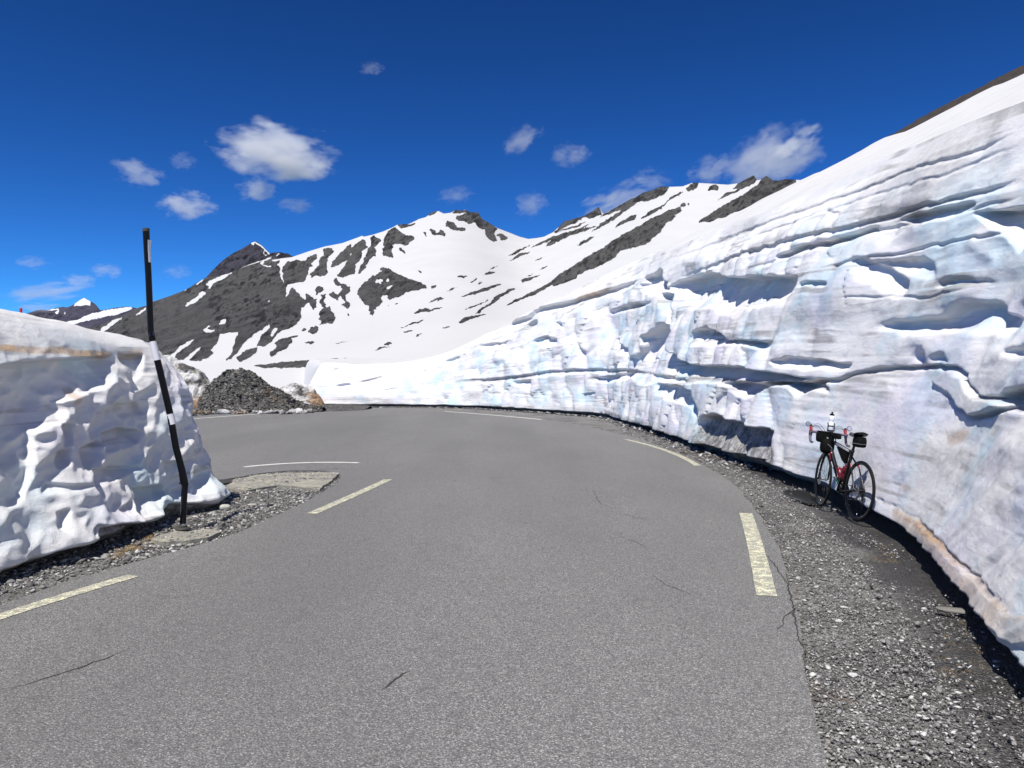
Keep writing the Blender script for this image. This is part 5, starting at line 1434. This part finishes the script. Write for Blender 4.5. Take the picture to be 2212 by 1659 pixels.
# bags
hb_ = on_bike("handlebar_bag", BC+Vector((.02, .075, -.125)), "black boxy bag hanging left of the stem under the handlebar", "bag", steer=True)
ob("pouch", rbox((0, 0, .07), (.055, .085, .068), 5, 28, 14, taper=.05), M_BAG, hb_)
ob("flap", rbox((0, 0, .132), (.06, .09, .014), 4, 24, 8), M_BAG, hb_)
ob("buckle", rbox((-.052, -.035, .065), (.006, .012, .010), 3, 12, 6), M_REFL, hb_)
fb = on_bike("stem_bag", HB+Vector((.02, .03, -.055)), "round bulging black bag at the head tube above the front wheel", "bag")
ob("pouch", rbox((0, .0, .09), (.075, .078, .092), 3, 28, 14), M_BAG, fb)
ob("zip", tube([(-.075, .03, .12), (-.078, .0, .10), (-.074, -.03, .07)], .003, 6), M_REFL, fb)
tb = on_bike("top_tube_bag", HT+Vector((-.10, 0, .012)), "slim black bag strapped on the bicycle's top tube behind the stem", "bag")
ob("pouch", rbox((0, 0, .03), (.095, .030, .036), 4, 24, 10, taper=-.05), M_BAG, tb)
for x_ in (-.05, .05): ob("strap", tube([(x_, .032, .05), (x_, .034, .0), (x_, .022, -.045)], .006, 6), M_CARB, tb)
tg = on_bike("frame_bag", HT.lerp(ST, .62)+Vector((0, 0, -.155)), "black triangular bag in the angle of top tube and seat tube", "bag")
TP = [(.17, .128), (-.115, .058+.04), (-.075, -.055), (.0, -.02)]
tv = [(x_, s*.024, z_+.02) for s in (1,-1) for x_, z_ in TP]
ob("pouch", (tv, [(0,1,2,3), (7,6,5,4), (0,4,5,1), (1,5,6,2), (2,6,7,3), (3,7,4,0)]), M_BAG, tg)
bm_ = tg.children[0].modifiers.new("bevel", 'BEVEL'); bm_.width = .012; bm_.segments = 4
sb = on_bike("saddle_bag", SP+Vector((-.085, 0, -.085)), "black bag with a grey reflective strip hanging under the saddle", "bag")
ob("pouch", rbox((0, 0, .042), (.078, .058, .055), 4.5, 28, 14), M_BAG, sb)
ob("lid", rbox((0, 0, .088), (.072, .054, .022), 4, 24, 8), M_BAG, sb)
ob("reflective_strip", rbox((0, 0, .028), (.0800, .0600, .0075), 4.5, 28, 4), M_REFL, sb)

# ---------------------------------------------------------------- clouds
def cloud_mat(dens, scale, seed):
    m = bpy.data.materials.new("cloud"); m.use_nodes = True; t = m.node_tree
    for x in list(t.nodes): t.nodes.remove(x)
    out = t.nodes.new('ShaderNodeOutputMaterial'); pv = t.nodes.new('ShaderNodeVolumePrincipled')
    tc = t.nodes.new('ShaderNodeTexCoord'); oi = t.nodes.new('ShaderNodeObjectInfo')
    def mth(op, a, b=0., clamp=False):
        nd = t.nodes.new('ShaderNodeMath'); nd.operation = op; nd.use_clamp = clamp
        for i, v in enumerate((a, b)):
            if isinstance(v, bpy.types.NodeSocket): t.links.new(v, nd.inputs[i])
            else: nd.inputs[i].default_value = v
        return nd.outputs[0]
    # object coordinates span -1..1 in the blob
    ln_ = t.nodes.new('ShaderNodeVectorMath'); ln_.operation = 'LENGTH'; t.links.new(tc.outputs['Object'], ln_.inputs[0])
    add = t.nodes.new('ShaderNodeVectorMath'); add.operation = 'ADD'; t.links.new(tc.outputs['Object'], add.inputs[0])
    mul = t.nodes.new('ShaderNodeVectorMath'); mul.operation = 'SCALE'; mul.inputs['Scale'].default_value = 1.0
    cmb = t.nodes.new('ShaderNodeCombineXYZ')
    for i in range(3): t.links.new(mth('MULTIPLY', oi.outputs['Random'], 40.+17*i), cmb.inputs[i])
    t.links.new(cmb.outputs[0], add.inputs[1])
    ns = t.nodes.new('ShaderNodeTexNoise'); ns.inputs['Scale'].default_value = scale; ns.inputs['Detail'].default_value = 9; ns.inputs['Roughness'].default_value = .63
    t.links.new(add.outputs[0], ns.inputs['Vector'])
    v = mth('SUBTRACT', mth('ADD', mth('MULTIPLY', ns.outputs[0], 2.7), -.98), mth('MULTIPLY', mth('POWER', ln_.outputs['Value'], 2.0), .75))
    v = mth('MULTIPLY', mth('MULTIPLY', v, 3.2, True), dens)
    t.links.new(v, pv.inputs['Density']); pv.inputs['Color'].default_value = (1, 1, 1, 1); pv.inputs['Anisotropy'].default_value = .2
    t.links.new(pv.outputs[0], out.inputs['Volume'])
    return m
CM = [cloud_mat(.0072, 1.7, 0), cloud_mat(.0040, 1.9, 1), cloud_mat(.0026, 2.1, 2)]
def cloud(px, py, w, h_, kind, label, D=4200, tilt=0.):
    me = bpy.data.meshes.new("cloud")
    bm = bmesh.new(); bmesh.ops.create_icosphere(bm, subdivisions=3, radius=1.0); bm.to_mesh(me); bm.free()
    o = link("cloud", me, CM[kind]); c_ = wp(px, py, D); s = D/F
    o.location = c_; o.scale = (w*s*.62, max(w, h_)*s*.5, h_*s*.62); o.rotation_euler = (0, tilt, 0)
    tag(o, label, "cloud", None)
    return o
cloud(600, 330, 270, 110, 0, "large white cumulus cloud left of the middle of the sky", tilt=.1)
cloud(650, 362, 130, 62, 0, "right lobe of the large cumulus cloud, bulging low")
cloud(555, 412, 85, 55, 0, "small puffy cloud just below the large cumulus", tilt=-.2)
cloud(402, 442, 115, 65, 0, "compact white cloud up and to the right of the black pole")
cloud(300, 375, 105, 60, 1, "thin ragged cloud straight above the top of the black pole", tilt=.2)
cloud(395, 348, 60, 40, 2, "tiny faint wisp between the thin ragged cloud and the large cumulus")
cloud(640, 444, 80, 36, 1, "small flat cloud below the large cumulus and left of the snowy summit")
cloud(804, 148, 56, 34, 2, "lone tiny cloud high in the upper part of the sky")
cloud(1130, 300, 95, 52, 1, "thin slanting cloud high above the snowy saddle", tilt=-.5)
cloud(1232, 335, 85, 50, 1, "small soft cloud right of the thin slanting one")
cloud(1148, 442, 75, 58, 1, "round faint cloud low above the snowy saddle")
cloud(985, 420, 80, 38, 2, "faint wisp above the snowy summit", tilt=-.2)
cloud(1330, 435, 160, 62, 1, "cloud bank rising behind the rocky ridge left of its pointed tooth", tilt=-.35)
cloud(1405, 390, 90, 50, 2, "thin veil above the rocky ridge")
cloud(1535, 368, 95, 60, 1, "loose cloud resting over the highest snow of the right ridge", tilt=-.3)
cloud(1665, 345, 210, 130, 1, "big hazy cloud above the right end of the ridge", tilt=-.3)
cloud(1720, 312, 120, 55, 0, "bright white top of the hazy cloud above the right ridge", tilt=-.5)
cloud(170, 607, 75, 36, 1, "small cloud low on the left above the distant peaks")
cloud(232, 585, 75, 32, 1, "flat pale cloud left of the pole at the height of its middle")
cloud(68, 567, 70, 30, 2, "faint streak of cloud at the far left of the sky")
cloud(382, 587, 62, 34, 2, "small pale cloud right of the pole above the dark slope")
cloud(95, 632, 190, 34, 2, "long grey veil of cloud low on the left horizon", tilt=-.15)
cloud(85, 664, 100, 22, 1, "white cloud strip behind the distant snowy peak")
